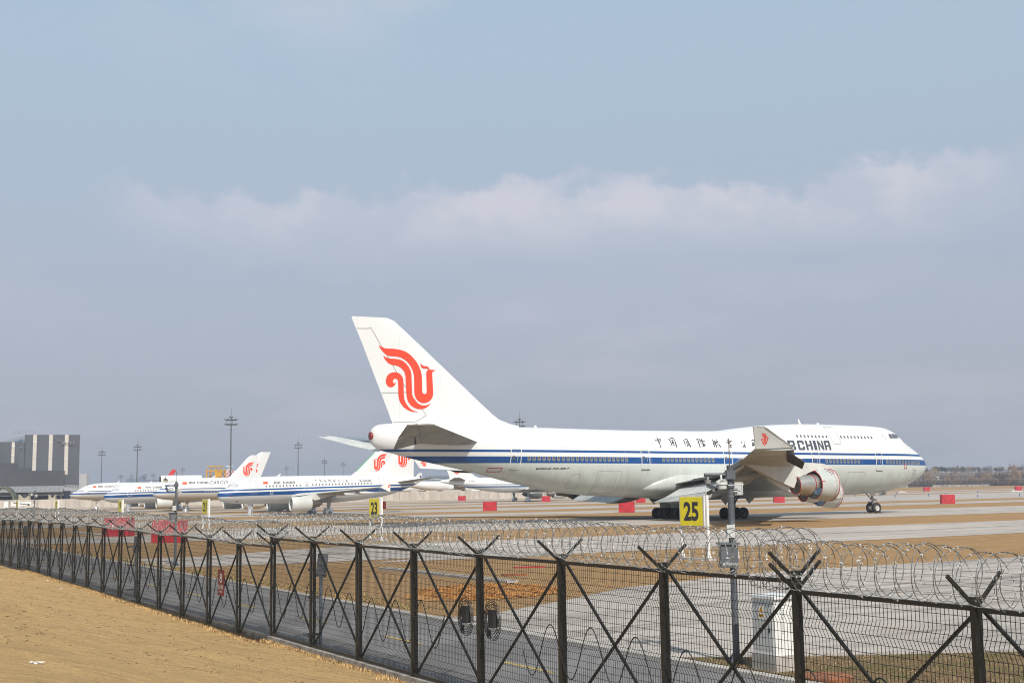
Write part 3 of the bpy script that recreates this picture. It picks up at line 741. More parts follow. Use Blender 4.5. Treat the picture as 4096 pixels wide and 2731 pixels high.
LOGO=[[(78,110),(150,148),(200,168),(260,176),(380,180),(480,195),(560,215),(640,250),(720,305),(790,375),(850,455),(900,545),(935,640),(955,740),(960,860),(965,1080),(975,1110),(1000,1130),(1030,1130),(1050,1110),(1057,1080),(1053,900),(1050,700),(1055,665),(1075,635),(1105,622),(1090,605),(1060,598),(1010,598),(975,590),(950,565),(935,530),(930,482),(955,510),(985,532),(1020,545),(1065,543),(1095,560),(1115,585),(1127,618),(1200,624),(1272,633),(1220,645),(1190,665),(1178,700),(1182,850),(1190,1100),(1185,1170),(1160,1230),(1110,1285),(1050,1312),(1000,1320),(940,1312),(880,1275),(835,1220),(808,1150),(800,1080),(798,850),(792,730),(770,640),(730,550),(670,465),(600,405),(530,365),(460,345),(380,337),(300,332),(262,322),(210,290),(150,225),(105,165)],
[(172,320),(215,352),(280,378),(340,388),(420,390),(500,405),(570,435),(630,485),(685,555),(725,635),(742,720),(747,860),(752,1000),(757,1130),(775,1190),(810,1255),(860,1310),(920,1350),(980,1368),(1040,1368),(1090,1352),(1145,1322),(1100,1375),(1040,1420),(980,1440),(920,1445),(850,1435),(780,1400),(720,1350),(675,1280),(648,1200),(638,1100),(632,950),(625,850),(620,740),(600,670),(560,610),(510,565),(450,535),(390,522),(330,510),(270,475),(225,425),(190,370)],
[(900,1500),(820,1485),(740,1445),(680,1385),(630,1310),(600,1230),(588,1120),(582,950),(575,820),(555,760),(510,705),(460,678),(400,665),(340,675),(285,705),(245,755),(226,820),(228,880),(250,935),(290,970),(330,978),(370,968),(410,930),(425,890),(430,870),(415,890),(398,900),(375,885),(365,855),(375,825),(400,802),(430,802),(460,822),(472,855),(475,1000),(480,1150),(492,1230),(525,1310),(580,1385),(650,1445),(740,1488),(820,1500)]]
def logo(parent,f,y,name='emblem',m=None,thick=.012):
    """f maps traced outline to (x,z) on the fin; a thin painted plate on each side"""
    bm=bmesh.new()
    for s_ in y:
        for p in LOGO:
            bm.faces.new([bm.verts.new((f(a,b)[0],s_,f(a,b)[1])) for a,b in p])
    bmesh.ops.triangulate(bm,faces=bm.faces[:])
    me=bpy.data.meshes.new(name); bm.to_mesh(me); bm.free(); me.materials.append(m or redlogo)
    o=bpy.data.objects.new(name,me); col.objects.link(o); o.parent=parent; return o
def glyph(ch):
    t=.30; u=.21
    if ch=='A': return [[(0,0),(t,0),(t,1),(.12,1),(0,.86)],[(1-t,0),(1,0),(1,1),(1-t,1)],[(t,.80),(1-t,.80),(1-t,1),(t,1)],[(t,.34),(1-t,.34),(1-t,.52),(t,.52)]]
    if ch=='I': return [[(0,0),(.36,0),(.36,1),(0,1)]]
    if ch=='R': return [[(0,0),(t,0),(t,1),(0,1)],[(t,.80),(1-t,.80),(1-t,1),(t,1)],[(1-t,.44),(1,.50),(1,.90),(.88,1),(1-t,1)],[(t,.36),(1-t,.36),(1-t,.54),(t,.54)],[(1-t,.0),(1,0),(1,.34),(.93,.42),(1-t,.42)]]
    if ch=='C': return [[(0,.12),(.12,0),(t,0),(t,1),(.12,1),(0,.88)],[(t,.80),(1-t,.80),(1-t,1),(t,1)],[(t,0),(1-t,0),(1-t,.20),(t,.20)],[(1-t,.60),(1,.60),(1,.88),(.88,1),(1-t,1)],[(1-t,0),(.88,0),(1,.12),(1,.38),(1-t,.38)]]
    if ch=='H': return [[(0,0),(t,0),(t,1),(0,1)],[(1-t,0),(1,0),(1,1),(1-t,1)],[(t,.41),(1-t,.41),(1-t,.60),(t,.60)]]
    if ch=='N': return [[(0,0),(.26,0),(.26,1),(0,1)],[(.74,0),(1,0),(1,1),(.74,1)],[(.26,1),(.26,.62),(.74,0),(.74,.38)]]
    return []
def block_text(body,x0,x1,z0,z1,sgn=-1,gap=.22,space=.75):
    """x0: start of text in travel direction; polygons in (x,z)"""
    w=[.36 if c=='I' else space if c==' ' else 1 for c in body]; tot=sum(w)+gap*(len(body)-1)
    s=(x1-x0)/tot; a=x0; out=[]
    for c,ww in zip(body,w):
        for p in glyph(c): out.append([(a+px*s,z0+pz*(z1-z0)) for px,pz in p])
        a+=(ww+gap)*s
    return out
CJK=[[(175,135),(195,180),(215,240),(240,290),(268,345)],[(140,192),(165,222)],[(150,215),(200,190),(245,180),(255,195),(235,225),(205,242)],
[(405,162),(430,200),(455,250),(470,298)],[(425,185),(450,160),(485,148),(510,165),(530,215),(555,290),(580,345)],[(460,205),(495,190)],[(465,222),(490,225),(480,240),(510,235)],[(475,200),(480,250)],[(470,265),(505,245),(515,262),(485,262)],[(488,298),(526,292)],
[(692,188),(715,225),(740,295)],[(720,205),(745,172),(775,180),(795,225),(820,285),(855,335)],[(745,228),(778,215)],[(755,248),(788,240)],[(760,215),(770,268),(800,262)],[(770,290),(790,300),(805,280)],[(765,314),(802,305)],
[(950,185),(975,170),(997,165),(985,195),(1005,215)],[(990,190),(1005,250),(1025,300),(1045,350)],[(1010,175),(1037,165),(1020,200),(1047,190)],[(1055,160),(1080,182),(1040,215)],[(1030,232),(1060,212),(1130,220)],[(1060,247),(1095,227),(1080,250),(1105,265)],[(1050,252),(1075,237),(1090,260),(1122,330)],[(1090,292),(1110,272),(1142,300)],[(1078,300),(1095,312)],
[(1275,170),(1292,190)],[(1288,185),(1300,230),(1320,290),(1330,330)],[(1300,217),(1335,207),(1345,260),(1375,337)],[(1290,287),(1330,257),(1385,232),(1402,225)],[(1320,200),(1332,250)],[(1355,185),(1377,197)],[(1340,237),(1397,210)],[(1385,260),(1397,300),(1415,270),(1430,300),(1450,325),(1468,320)],
[(1560,225),(1580,240),(1602,225)],[(1580,175),(1602,190)],[(1590,217),(1640,200),(1682,217)],[(1612,235),(1600,252)],[(1635,225),(1652,237)],[(1620,292),(1685,280)],[(1652,285),(1650,325)],[(1628,332),(1692,322)],
[(1865,215),(1865,240),(1887,228)],[(1915,225),(1937,237)],[(1925,265),(1937,280),(1905,332),(1947,320)],[(1940,300),(1967,337)],
[(2060,200),(2100,178),(2122,185),(2150,250),(2180,310),(2200,372),(2165,335)],[(2080,237),(2102,232)],[(2090,257),(2095,290),(2125,300),(2135,280),(2115,270),(2090,302)],[(2085,250),(2110,240),(2132,290)]]
def cjk_decal(F,f,side,parent,wpx=9,name='calligraphy',eps=.014):
    """brush strokes as ribbons, each a hair prouder than the last"""
    bm=bmesh.new()
    for si,st in enumerate(CJK):
        n=len(st); L=[];Rr=[]
        for i,(a,b) in enumerate(st):
            dx=st[min(i+1,n-1)][0]-st[max(i-1,0)][0]; dy=st[min(i+1,n-1)][1]-st[max(i-1,0)][1]; l=math.hypot(dx,dy) or 1
            w=wpx*(.62+.5*math.sin(i*2.1+si*1.7)**2)*(.55 if i==0 else 1)*.5
            L.append((a-dy/l*w,b+dx/l*w)); Rr.append((a+dy/l*w,b-dx/l*w))
        def V(p):
            x,z=f(*p); h=F.hw(x,z); return bm.verts.new((x,side*(h+eps+si*.0007),z))
        A=[V(p) for p in L];B=[V(p) for p in Rr]
        for i in range(n-1): bm.faces.new((A[i],A[i+1],B[i+1],B[i]))
    me=bpy.data.meshes.new(name); bm.to_mesh(me); bm.free(); me.materials.append(ink)
    o=bpy.data.objects.new(name,me); col.objects.link(o); o.parent=parent; return o
def wheel(parent,x,y,z,r,w,name='wheel',hub=None,tyre=None):
    mb=MB(); h=w/2
    mb.lathe([(-h*.7,r*.5),(-h,r*.62),(-h,r*.86),(-h*.7,r*.97),(0,r),(h*.7,r*.97),(h,r*.86),(h,r*.62),(h*.7,r*.5)],24,'y',(x,y,z))
    o=mb.build(name,tyre or rubber,parent,smooth=True)
    m2=MB(); m2.lathe([(-h*.72,.01),(-h*.72,r*.5),(-h*.62,r*.53),(h*.62,r*.53),(h*.72,r*.5),(h*.45,r*.40),(h*.40,r*.2),(h*.8,r*.13),(h*.82,.01)],18,'y',(x,y,z))
    m2.build('rim',hub or metalm,o,smooth=True); return o
class FinSurf:
    """half thickness of a fin described by (z,xLE,chord) sections"""
    def __init__(s,secs,th): s.s=secs; s.th=th
    def hw(s,x,z):
        S_=s.s; z=max(S_[0][0],min(S_[-1][0]-1e-6,z)); i=0
        while z>S_[i+1][0]: i+=1
        f=(z-S_[i][0])/(S_[i+1][0]-S_[i][0]); xl=S_[i][1]*(1-f)+S_[i+1][1]*f; c=S_[i][2]*(1-f)+S_[i+1][2]*f
        q=max(0,min(1,(x-xl)/c)); P=[(0,0),(.05,.45),(.2,.85),(.4,1),(.7,.65),(1,.03)]; j=0
        while q>P[j+1][0] and j<4: j+=1
        g=(q-P[j][0])/(P[j+1][0]-P[j][0]); return c*s.th/2*(P[j][1]*(1-g)+P[j+1][1]*g)
def fin_logo(FS,parent,f,step=.35,sides=(1,-1)):
    for s_ in sides:
        bm=bmesh.new()
        for p in LOGO: bm.faces.new([bm.verts.new((f(a,b)[0],0,f(a,b)[1])) for a,b in p])
        bm.normal_update(); bmesh.ops.triangulate(bm,faces=bm.faces[:])
        for ax in (0,2):
            c=[v.co[ax] for v in bm.verts]; z=min(c)+step
            while z<max(c):
                bmesh.ops.bisect_plane(bm,geom=bm.verts[:]+bm.edges[:]+bm.faces[:],plane_co=(z,0,z),plane_no=(1,0,0) if ax==0 else (0,0,1)); z+=step
        for v in bm.verts: v.co.y=s_*(FS.hw(v.co.x,v.co.z)+.03)
        me=bpy.data.meshes.new('emblem'); bm.to_mesh(me); bm.free(); me.materials.append(redlogo)
        o=bpy.data.objects.new('emblem',me); col.objects.link(o); o.parent=parent
def seams(FS,parent,lines,w=.05,sides=(1,-1),m=None):
    mb=MB()
    for s_ in sides:
        for pts in lines:
            for (a,b),(c,d) in zip(pts[:-1],pts[1:]):
                n=6; l=math.hypot(c-a,d-b); nx_,nz_=-(d-b)/l*w/2,(c-a)/l*w/2
                q=[(a+(c-a)*i/n,b+(d-b)*i/n) for i in range(n+1)]
                vs=[]
                for x,z in q: vs+=[(x+nx_,s_*(FS.hw(x,z)+.02),z+nz_),(x-nx_,s_*(FS.hw(x,z)+.02),z-nz_)]
                mb.add(vs,[(2*i,2*i+1,2*i+3,2*i+2) for i in range(n)])
    return mb.build('panel_seams',m or paneld,parent,normals=False)
def door(F,x0,x1,z0,z1,side,parent,win=True,fm=None,w=.075,r=.16,lab=None):
    q,inner=frame_poly(x0,x1,z0,z1,w,r); d=decal(F,q,side,'door',fm or doorframe,parent,eps=.035)
    if win:
        xc=(x0+x1)/2
        if win is True: decal(F,[[(xc+.12,z1-1.1),(xc+.12,z1-.72),(xc+.34,z1-.72),(xc+.34,z1-1.1)]],side,'door_window',glassd,d,eps=.03)
        decal(F,[[(xc-.2,z1-1.22),(xc-.2,z1-.75),(xc-.13,z1-.75),(xc-.13,z1-1.22)]],side,'door_handle',paneld,d,eps=.03)
    return d
doorframe=mat('door surround',(.66,.66,.64),.4,var=.08)
winframe=mat('window surround',(.36,.36,.35),.4,var=.15)
winframew=mat('white window surround',(.74,.74,.72),.4,var=.05)
# ---- the four-engined aircraft in front
PHI=1.08497
jet=empty('jumbo_jet',(47.513,142.951,0),math.atan2(-math.cos(PHI),-math.sin(PHI)),'large white jumbo jet with blue bands and red phoenix tail, nose to the right','airplane')
JL=livery('jumbo livery',.0073,12.5,[5.35,5.985,6.335,6.565],grey=(.50,.54,.51),dirt=.45)
FJ=Fus(J_TOP,J_BOT,J_WID,J_MID,2.15,2.0)
fus=make_fuselage(FJ,JL,jet,nx=120,nz=36)
BF=Fus([(21,3.0),(24,4.4),(30,5.0),(36,5.35),(38.5,4.75),(40.6,3.6),(41.2,3.05)],[(21,2.4),(24,2.02),(32,1.88),(38.8,2.22),(41.2,2.9)],[(21,1.6),(24,3.1),(30,3.36),(36,3.33),(39,2.95),(41.2,1.6)],[(21,.5),(41.2,.5)],2.6,2.0)
bfm=livery('fairing paint',0,0,[5.6,9.1,9.2,9.3],grey=(.46,.49,.465),dirt=.5)
make_fuselage(BF,bfm,jet,nx=30,nz=16,name='belly_fairing')
# fin and rudder
FINJ=[(8.8,53.0,13.3),(9.32,53.1,13.15),(9.55,54.2,12.1),(9.95,55.3,11.2),(10.4,55.95,10.7),(11.38,57.13,9.93),(16.74,63.45,5.8),(18.9,66.05,4.15),(19.15,66.7,3.55)]
finm=livery('fin white paint',0,0,[.1,.2,.3,.4],grey=(.84,.85,.845),dirt=.0)
finj=fin_mesh(FINJ,.075).build('fin',finm,jet,smooth=True)
FSJ=FinSurf(FINJ,.075)
seams(FSJ,finj,[[(64.0,9.62),(63.0,10.2),(65.2,13.0),(68.45,18.2),(68.7,18.08),(69.75,18.05)],[(67.35,12.22),(65.2,12.25),(64.75,12.5)],[(66.2,9.55),(64.0,9.6)]],.055)
fin_logo(FSJ,finj,lambda a,b:(67.67-.004809*(a-78),16.56+.000171*(a-78)-.004453*(b-110)))
# tailplanes
for sd_ in (1,-1):
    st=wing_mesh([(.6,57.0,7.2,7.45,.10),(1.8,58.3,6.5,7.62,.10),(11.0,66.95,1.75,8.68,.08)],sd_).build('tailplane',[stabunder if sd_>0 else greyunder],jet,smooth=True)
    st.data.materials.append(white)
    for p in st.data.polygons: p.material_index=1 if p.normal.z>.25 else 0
    e=MB(); t=.09
    for (a,b) in (((1.9,64.3,7.62,67.0,6.92),(6.2,66.2,8.1,68.3,7.7)),((6.3,66.3,8.12,68.35,7.75),(11.0,68.5,8.68,69.48,8.6))):
        vs=[]
        for y,x0,z0,x1,z1 in (a,b): vs+=[(x0,sd_*y,z0+t),(x1,sd_*y,z1+.02),(x1,sd_*y,z1-.02),(x0,sd_*y,z0-t)]
        e.add(vs,[(0,1,5,4),(1,2,6,5),(2,3,7,6),(3,0,4,7),(3,2,1,0),(4,5,6,7)])
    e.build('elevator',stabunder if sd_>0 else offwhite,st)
    tp=MB(); tp.add([(66.9,sd_*10.98,8.66),(69.5,sd_*10.98,8.60),(69.5,sd_*11.12,8.66),(67.05,sd_*11.14,8.74)],[(0,1,2,3)]); tp.build('tip_cap',white,st,normals=False)
    m=MB(); m.add([(64.72,sd_*1.9,7.40),(64.9,sd_*1.9,7.38),(66.7,sd_*6.0,7.86),(66.55,sd_*6.0,7.88)],[(0,1,2,3)]); m.build('hinge_gap',darkm,st,normals=False)
# wings
WJ=[(2.4,20.1,17.0,3.5,.125),(6,23.3,14.1,3.85,.12),(12,28.75,9.45,4.38,.11),(20.8,36.7,6.4,5.13,.10),(31.5,46.15,3.75,5.98,.085)]
blackslat=mat('black krueger cavity',(.012,.012,.013),.75,var=.5,vs=3)
for sd_ in (1,-1):
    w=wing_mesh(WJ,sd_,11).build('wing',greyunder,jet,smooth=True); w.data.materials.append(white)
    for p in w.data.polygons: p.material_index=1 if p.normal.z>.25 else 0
    # winglet
    wl=MB(); y0,y1=31.55,32.35
    o_=[(46.35,y0,6.08),(49.9,y0,5.95),(50.66,y1,7.52),(49.72,y1,7.56),(49.4,y1,7.46)]
    vs=[(x,sd_*(y-.045),z) for x,y,z in o_]+[(x,sd_*(y+.045),z) for x,y,z in o_]; n=len(o_)
    wl.add(vs,[tuple(range(n)),tuple(range(2*n-1,n-1,-1))]+[(i,(i+1)%n,n+(i+1)%n,n+i) for i in range(n)])
    wo_=wl.build('winglet',offwhite,w)
    le=MB(); le.tube([(46.3,sd_*y0,6.08),(49.38,sd_*y1,7.46),(49.7,sd_*y1,7.57),(50.68,sd_*y1,7.54)],.055,6); le.build('leading_edge',paneld,wo_)
    bm=MB()
    for s2 in (1,-1):
        for p in LOGO:
            pts=[]
            for a,b in p:
                x=49.32-.00068*(a-675); z=6.66-.00068*(b-805); yy=y0+(y1-y0)*(z-6.0)/1.53; pts.append((x,sd_*(yy)+s2*.052,z))
            bm.v+=pts; k0=len(bm.v)-len(pts); bm.f.append(tuple(range(k0,k0+len(pts)))); bm.m.append(0)
    eo=bm.build('emblem',redlogo,wo_,normals=False)
    b2=bmesh.new(); b2.from_mesh(eo.data); b2.normal_update(); bmesh.ops.triangulate(b2,faces=b2.faces[:]); b2.to_mesh(eo.data); b2.free()
    # drooped outboard trailing edge (aileron) and flaps
    def plate(name,a,b,th,m,par=w):
        e=MB(); vs=[]
        for y,x0,z0,x1,z1 in (a,b): vs+=[(x0,sd_*y,z0+th/2),(x1,sd_*y,z1+.03),(x1,sd_*y,z1-.03),(x0,sd_*y,z0-th/2)]
        e.add(vs,[(0,1,5,4),(1,2,6,5),(2,3,7,6),(3,0,4,7),(3,2,1,0),(4,5,6,7)]); return e.build(name,m,par)
    plate('flap',(3.7,36.6,3.15,38.9,2.2),(11.2,36.7,3.95,39.4,2.75),.30,offwhite)
    plate('flap',(3.7,38.9,2.15,40.3,1.75),(11.2,39.3,2.65,40.7,2.0),.18,greyunder)
    plate('flap',(12.9,37.6,4.15,39.7,3.2),(20.2,42.0,4.95,43.5,4.25),.24,offwhite)
    plate('spoiler',(12.7,36.3,4.75,37.9,5.0),(20.2,41.2,5.45,42.2,5.55),.04,greyunder)
    plate('flap_well',(3.7,35.3,3.9,37.1,3.3),(11.0,35.8,4.45,37.3,4.0),.30,darkm)
    plate('leading_edge_flap',(26.0,42.2,5.25,40.6,4.55) if sd_>0 else (29.6,44.6,5.7,43.8,5.35),(31.35,46.7,5.80,45.0,4.95) if sd_>0 else (31.3,46.2,5.85,45.4,5.5),.16,blackslat)
    for y,x0,z0,x1,z1,r_ in ((5.6,33.6,3.15,39.9,1.75,.40),(10.4,34.0,4.0,40.4,1.95,.38),(14.6,35.9,4.25,41.2,2.85,.33),(18.6,38.4,4.65,43.2,3.75,.30)):
        c=MB(); n=9; ring=12; L_=[]
        for i in range(n):
            f=i/(n-1); rr=r_*math.sin(math.pi*min(.97,max(.03,f))**.8)**.7; cx=x0+(x1-x0)*f; cz=z0+(z1-z0)*f-.25*math.sin(math.pi*f)
            L_.append([(cx,sd_*y+rr*.6*math.cos(2*math.pi*j/ring),cz+rr*math.sin(2*math.pi*j/ring)) for j in range(ring)])
        vs=[p for q in L_ for p in q]
        c.add(vs,[(i*ring+j,i*ring+(j+1)%ring,(i+1)*ring+(j+1)%ring,(i+1)*ring+j) for i in range(n-1) for j in range(ring)]+[tuple(range(ring)),tuple(range((n-1)*ring,n*ring))])
        c.build('flap_fairing',greyunder,w,smooth=True)
    # engines
    for (lat,xo,zc) in ((20.8,0,3.24),(11.7,-8.75,2.42)):
        ne=MB(); x=lambda a:a+xo
        ne.lathe([(x(33.1),1.28),(x(32.98),1.36),(x(33.1),1.42),(x(33.5),1.43),(x(34.1),1.36),(x(34.9),1.20),(x(34.88),1.16),(x(34.2),1.18),(x(33.7),1.18)],32,'x',(0,sd_*lat,zc))
        nac=ne.build('engine',mat('grey white cowl',(.47,.50,.475),.4,var=.08,vs=.8),jet,smooth=True)
        if sd_<0: nac['label']='engine nacelle hidden in shadow on the far side'
        ic=MB(); ic.lathe([(x(33.08),.0),(x(33.12),1.3)],24,'x',(0,sd_*lat,zc)); ic.build('intake_cover',offwhite,nac)
        dk=MB(); dk.lathe([(x(33.62),1.18),(x(33.62),.8)],32,'x',(0,sd_*lat,zc)); dk.build('fan_duct',darkm,nac)
        co=MB(); co.lathe([(x(33.6),.98),(x(35.2),.95),(x(36.1),.86),(x(36.95),.76),(x(36.93),.73)],32,'x',(0,sd_*lat,zc)); co.build('exhaust_nozzle',metalm,nac,smooth=True)
        cv=MB(); cv.lathe([(x(36.92),.735),(x(36.94),.3),(x(36.90),.01)],28,'x',(0,sd_*lat,zc)); cov=cv.build('exhaust_cover',clearfilm,nac,smooth=True)
        tp=MB()
        def ring(xx,r,w_=.035,a0=0,a1=360):
            w_*=.75
            tp.tube([(xx,sd_*lat+r*math.cos(R(a)),zc+r*math.sin(R(a))) for a in [a0+(a1-a0)*i/30 for i in range(31)]],w_,4)
        ring(x(36.95),.775,.045); ring(x(35.35),.96,.045,-30,210); ring(x(34.9),1.205,.05); ring(x(33.12),1.43,.045)
        ring(x(33.45),1.44,.016)
        for i in range(7):
            a=R(40+i*9); r0=1.44; tp.beam((x(33.75+.08*(i%3)),sd_*lat+sd_*r0*math.cos(a),zc+r0*math.sin(a)),(x(33.35-.06*(i%2)),sd_*lat+sd_*(r0-.01)*math.cos(a+.12),zc+(r0-.01)*math.sin(a+.12)),.05,.03)
        tp.beam((x(36.99),sd_*lat-.5,zc-.48),(x(36.99),sd_*lat+.35,zc+.55),.04,.03)
        for a in (100,80,15,195): 
            aa=R(a); tp.beam((x(34.6),sd_*lat+1.245*math.cos(aa),zc+1.245*math.sin(aa)),(x(35.1),sd_*lat+1.20*math.cos(aa),zc+1.20*math.sin(aa)),.09,.04)
        tp.build('red_tape',redtape,nac)
        ta=MB(); n=14; A=[];B_=[]
        rnd=random.Random(int(lat))
        for i in range(n+1):
            a=R(195+150*i/n); A.append((x(34.93),sd_*lat+1.19*math.cos(a),zc+1.19*math.sin(a))); rr=.97+rnd.uniform(-.03,.05); B_.append((x(35.45+rnd.uniform(-.1,.1)),sd_*lat+rr*math.cos(a),zc+rr*math.sin(a)))
        ta.add(A+B_,[(i,i+1,n+2+i,n+1+i) for i in range(n)]); ta.build('blue_cover',bluetarp,nac,normals=False)
        if lat<15:
            fs_=MB(); a0=R(10)
            vs=[]
            for i in range(9):
                for j in range(7):
                    a=R(-20+100*j/6); rr=1.46+.04*((i+j)%2); vs.append((x(33.2+1.2*i/8),sd_*lat+sd_*rr*math.cos(a)*1.0,zc+rr*math.sin(a)*.99))
            # loose clear sheet hanging on the outboard cowl
            fs_.add(vs,[(i*7+j,i*7+j+1,(i+1)*7+j+1,(i+1)*7+j) for i in range(8) for j in range(6)]); fs_.build('loose_film',mat('pale clear sheet',(.52,.52,.50),.15,var=.3,vs=4,bump=.8,bs=10),nac,normals=False)
        # pylon
        zo=zc-3.24
        if lat>15: P=[(42.2,5.05),(39.4,3.75),(37.3,3.0),(36.8,3.9),(35,4.5),(32.4,4.6),(33.8,5.1),(36.8,5.25)]
        else: P=[(33.5,4.3),(31.0,2.9),(28.8,2.3),(28.3,3.0),(26.5,3.65),(24.2,3.75),(25.5,4.2),(28.8,4.5)]
        pm=MB(); pm.prism(P,sd_*lat-.26,sd_*lat+.26); pm.build('pylon',offwhite,jet)
# landing gear
gear_dark=mat('gear strut',(.07,.07,.068),.55,.3,var=.3)
for (X,lat,nm) in ((31.8,5.5,'main_gear'),(31.8,-5.5,'main_gear'),(34.9,1.92,'main_gear'),(34.9,-1.92,'main_gear')):
    s=1 if lat>0 else -1
    gm=MB(); top=(X-.1,lat*.92,3.2) ; gm.cyl((X,lat,.62),(X-.15,lat-.15*s,2.6),.17,.20,12); gm.beam((X-.9,lat,.60),(X+.9,lat,.60),.24,.24)
    gm.cyl((X-.75,lat-.55,.58),(X-.75,lat+.55,.58),.09); gm.cyl((X+.75,lat-.55,.58),(X+.75,lat+.55,.58),.09)
    gm.cyl((X-.1,lat,1.5),(X-1.6,lat-.6*s,2.9),.08); gm.cyl((X,lat,1.4),(X+1.2,lat,2.6),.06); gm.cyl((X+.1,lat,1.2),(X+.7,lat,.75),.05)
    g_=gm.build(nm,gear_dark,jet,smooth=True)
    for dx in(-.735,.735):
        for dy in(-.55,.55): wheel(g_,X+dx,lat+dy,.585,.585,.42,hub=mat('dark wheel rim',(.10,.10,.10),.5,.4,var=.3))
    ds=MB()
    if abs(lat)>3: ds.beam((X+.9,lat+.45*s,2.7),(X+1.9,lat+.75*s,1.75),.9,.05,up=(0,1,0)); ds.beam((X-.9,lat+.6*s,2.75),(X-1.6,lat+.85*s,1.75),.8,.05,up=(0,1,0)); 
    else: ds.prism([(X-1.2,2.3),(X+1.5,2.3),(X+1.3,1.15),(X-1.0,1.2)],lat-.95*s-.03,lat-.95*s+.03)
    ds.build('gear_door',greyunder,g_)
gm=MB(); gm.cyl((7.77,0,.6),(7.95,0,2.5),.12,.15,12); gm.cyl((7.77,-.5,.6),(7.77,.5,.6),.08); gm.cyl((7.8,0,1.4),(9.0,0,2.4),.07); gm.beam((7.75,-.16,1.25),(8.35,-.16,1.25),.2,.2); gm.beam((7.5,.1,1.5),(8.2,.1,1.6),.3,.16); gm.cyl((7.3,0,1.6),(7.3,0,1.0),.03)
g_=gm.build('nose_gear',mat('pale gear',(.35,.34,.32),.5,.3,var=.3),jet,smooth=True)
for dy in(-.46,.46): wheel(g_,7.77,dy,.605,.605,.40,hub=mat('pale wheel rim',(.55,.54,.50),.45,.2,var=.15))
nd=MB(); nd.prism([(7.75,2.55),(6.5,2.6),(6.55,2.08),(7.6,1.9)],.80,.85); nd.prism([(9.0,2.5),(8.1,2.5),(8.15,1.95),(8.85,1.95)],.72,.77); d_=nd.build('gear_door',offwhite,g_)
t=MB()
for body,z0,z1,x0,x1 in (('747',2.32,2.50,7.35,6.72),('400',2.08,2.26,7.40,6.72)):
    vs,fs=fit_text(body,x0,x1,z0,z1,shear=.25,bold=.02); t.add([(a,.856,b) for a,b in vs],fs)
t.build('door_lettering',ink,d_,normals=False)
ch=MB()
for x_ in (7.05,8.5): ch.box((x_,.46,.06),(.24,.5,.12)); ch.box((x_,-.46,.06),(.24,.5,.12))
tag(ch.build('wheel_chocks',mat('worn chock',(.20,.17,.12),.8),None),'pair of worn wheel chocks under the nose wheels of the jumbo jet','chocks'); ob=bpy.data.objects['wheel_chocks']; ob.location=jet.location; ob.rotation_euler=jet.rotation_euler
# windows, doors, lettering
wp=window_mesh(.27,.40,winframe,glassg)
zw=lambda x:5.76+.0088*(x-12.5)
xs=[53.6-.508*i for i in range(22)]+[38.55-.508*i for i in range(13)]+[29.0-.508*i for i in range(17)]+[17.32-.508*i for i in range(10)]
place_windows(FJ,wp,xs,zw,1,jet)
place_windows(FJ,wp,[8.5-.515*i for i in range(12)],lambda x:5.60+.02*(x-2.8),1,jet)
wp2=window_mesh(.24,.36,winframew,glassd)
place_windows(FJ,wp2,[20.63-.51*i for i in range(9)]+[14.48-.499*i for i in range(10)],lambda x:8.42+.012*(x-12)*.6,1,jet)
for x0,x1,z0,z1 in ((54.38,55.46,5.15,7.10),(40.18,41.2,5.06,7.03),(30.0,31.08,4.96,6.96),(18.28,19.35,4.9,6.82),(9.2,10.2,4.78,6.72)): door(FJ,x0,x1,z0,z1,1,jet)
decal(FJ,frame_poly(14.82,16.0,7.62,9.62,.04,.18)[0],1,'upper_deck_door',paneld,jet,eps=.02)
for x0,x1,z0,z1 in ((43.45,46.2,2.75,4.93),(47.92,49.05,3.25,4.62),(11.8,14.4,2.6,4.63)): decal(FJ,frame_poly(x0,x1,z0,z1,.03,.2)[0],1,'cargo_door',paneld,jet,eps=.012)
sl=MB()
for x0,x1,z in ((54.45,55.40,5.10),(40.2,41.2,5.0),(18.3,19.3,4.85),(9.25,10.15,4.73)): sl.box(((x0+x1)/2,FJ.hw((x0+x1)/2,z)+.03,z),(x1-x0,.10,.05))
sl.build('door_sill_shadow_strip',darkm,jet)  # dark strips under the doors, modelled in place of the sill shadow
patch=mat('faded grey patch',(.64,.645,.65),.5,var=.06)
decal(FJ,[[(14.1,8.03),(12.0,8.04),(12.15,6.95),(14.1,6.98)]],1,'paint_patch',patch,jet); decal(FJ,[[(52.7,7.86),(51.0,7.85),(51.0,7.22),(52.6,7.24)],[(50.9,7.83),(49.3,7.80),(49.35,7.2),(50.9,7.2)]],1,'paint_patch',patch,jet)
word=[]
for chs,x0,x1 in (('A',24.05,23.20),('I',22.98,22.52),('R',22.28,21.32),('C',20.98,20.08),('H',19.87,18.98),('I',18.78,18.40),('N',18.20,17.42),('A',17.27,16.45)):
    for p in glyph(chs):
        w_=.36 if chs=='I' else 1; word.append([(x0+(x1-x0)*a/w_,6.98+b*1.04) for a,b in p])
decal(FJ,word,1,'lettering',lettering,jet,eps=.02)
decal(FJ,[],1,'type_lettering',ink,jet,tris=[fit_text('BOEING 747-400 P',52.8,49.35,5.08,5.25,shear=.3,bold=.03)])
cjk_decal(FJ,lambda a,b:(38.8-.006247*(a-140)+.002873*(b-130),8.31-.00514*(b-130)),1,jet,wpx=20)
cjk_decal(FJ,lambda a,b:(38.8-.006247*(a-140)+.002873*(b-130),8.31-.00514*(b-130)),-1,jet,wpx=20)
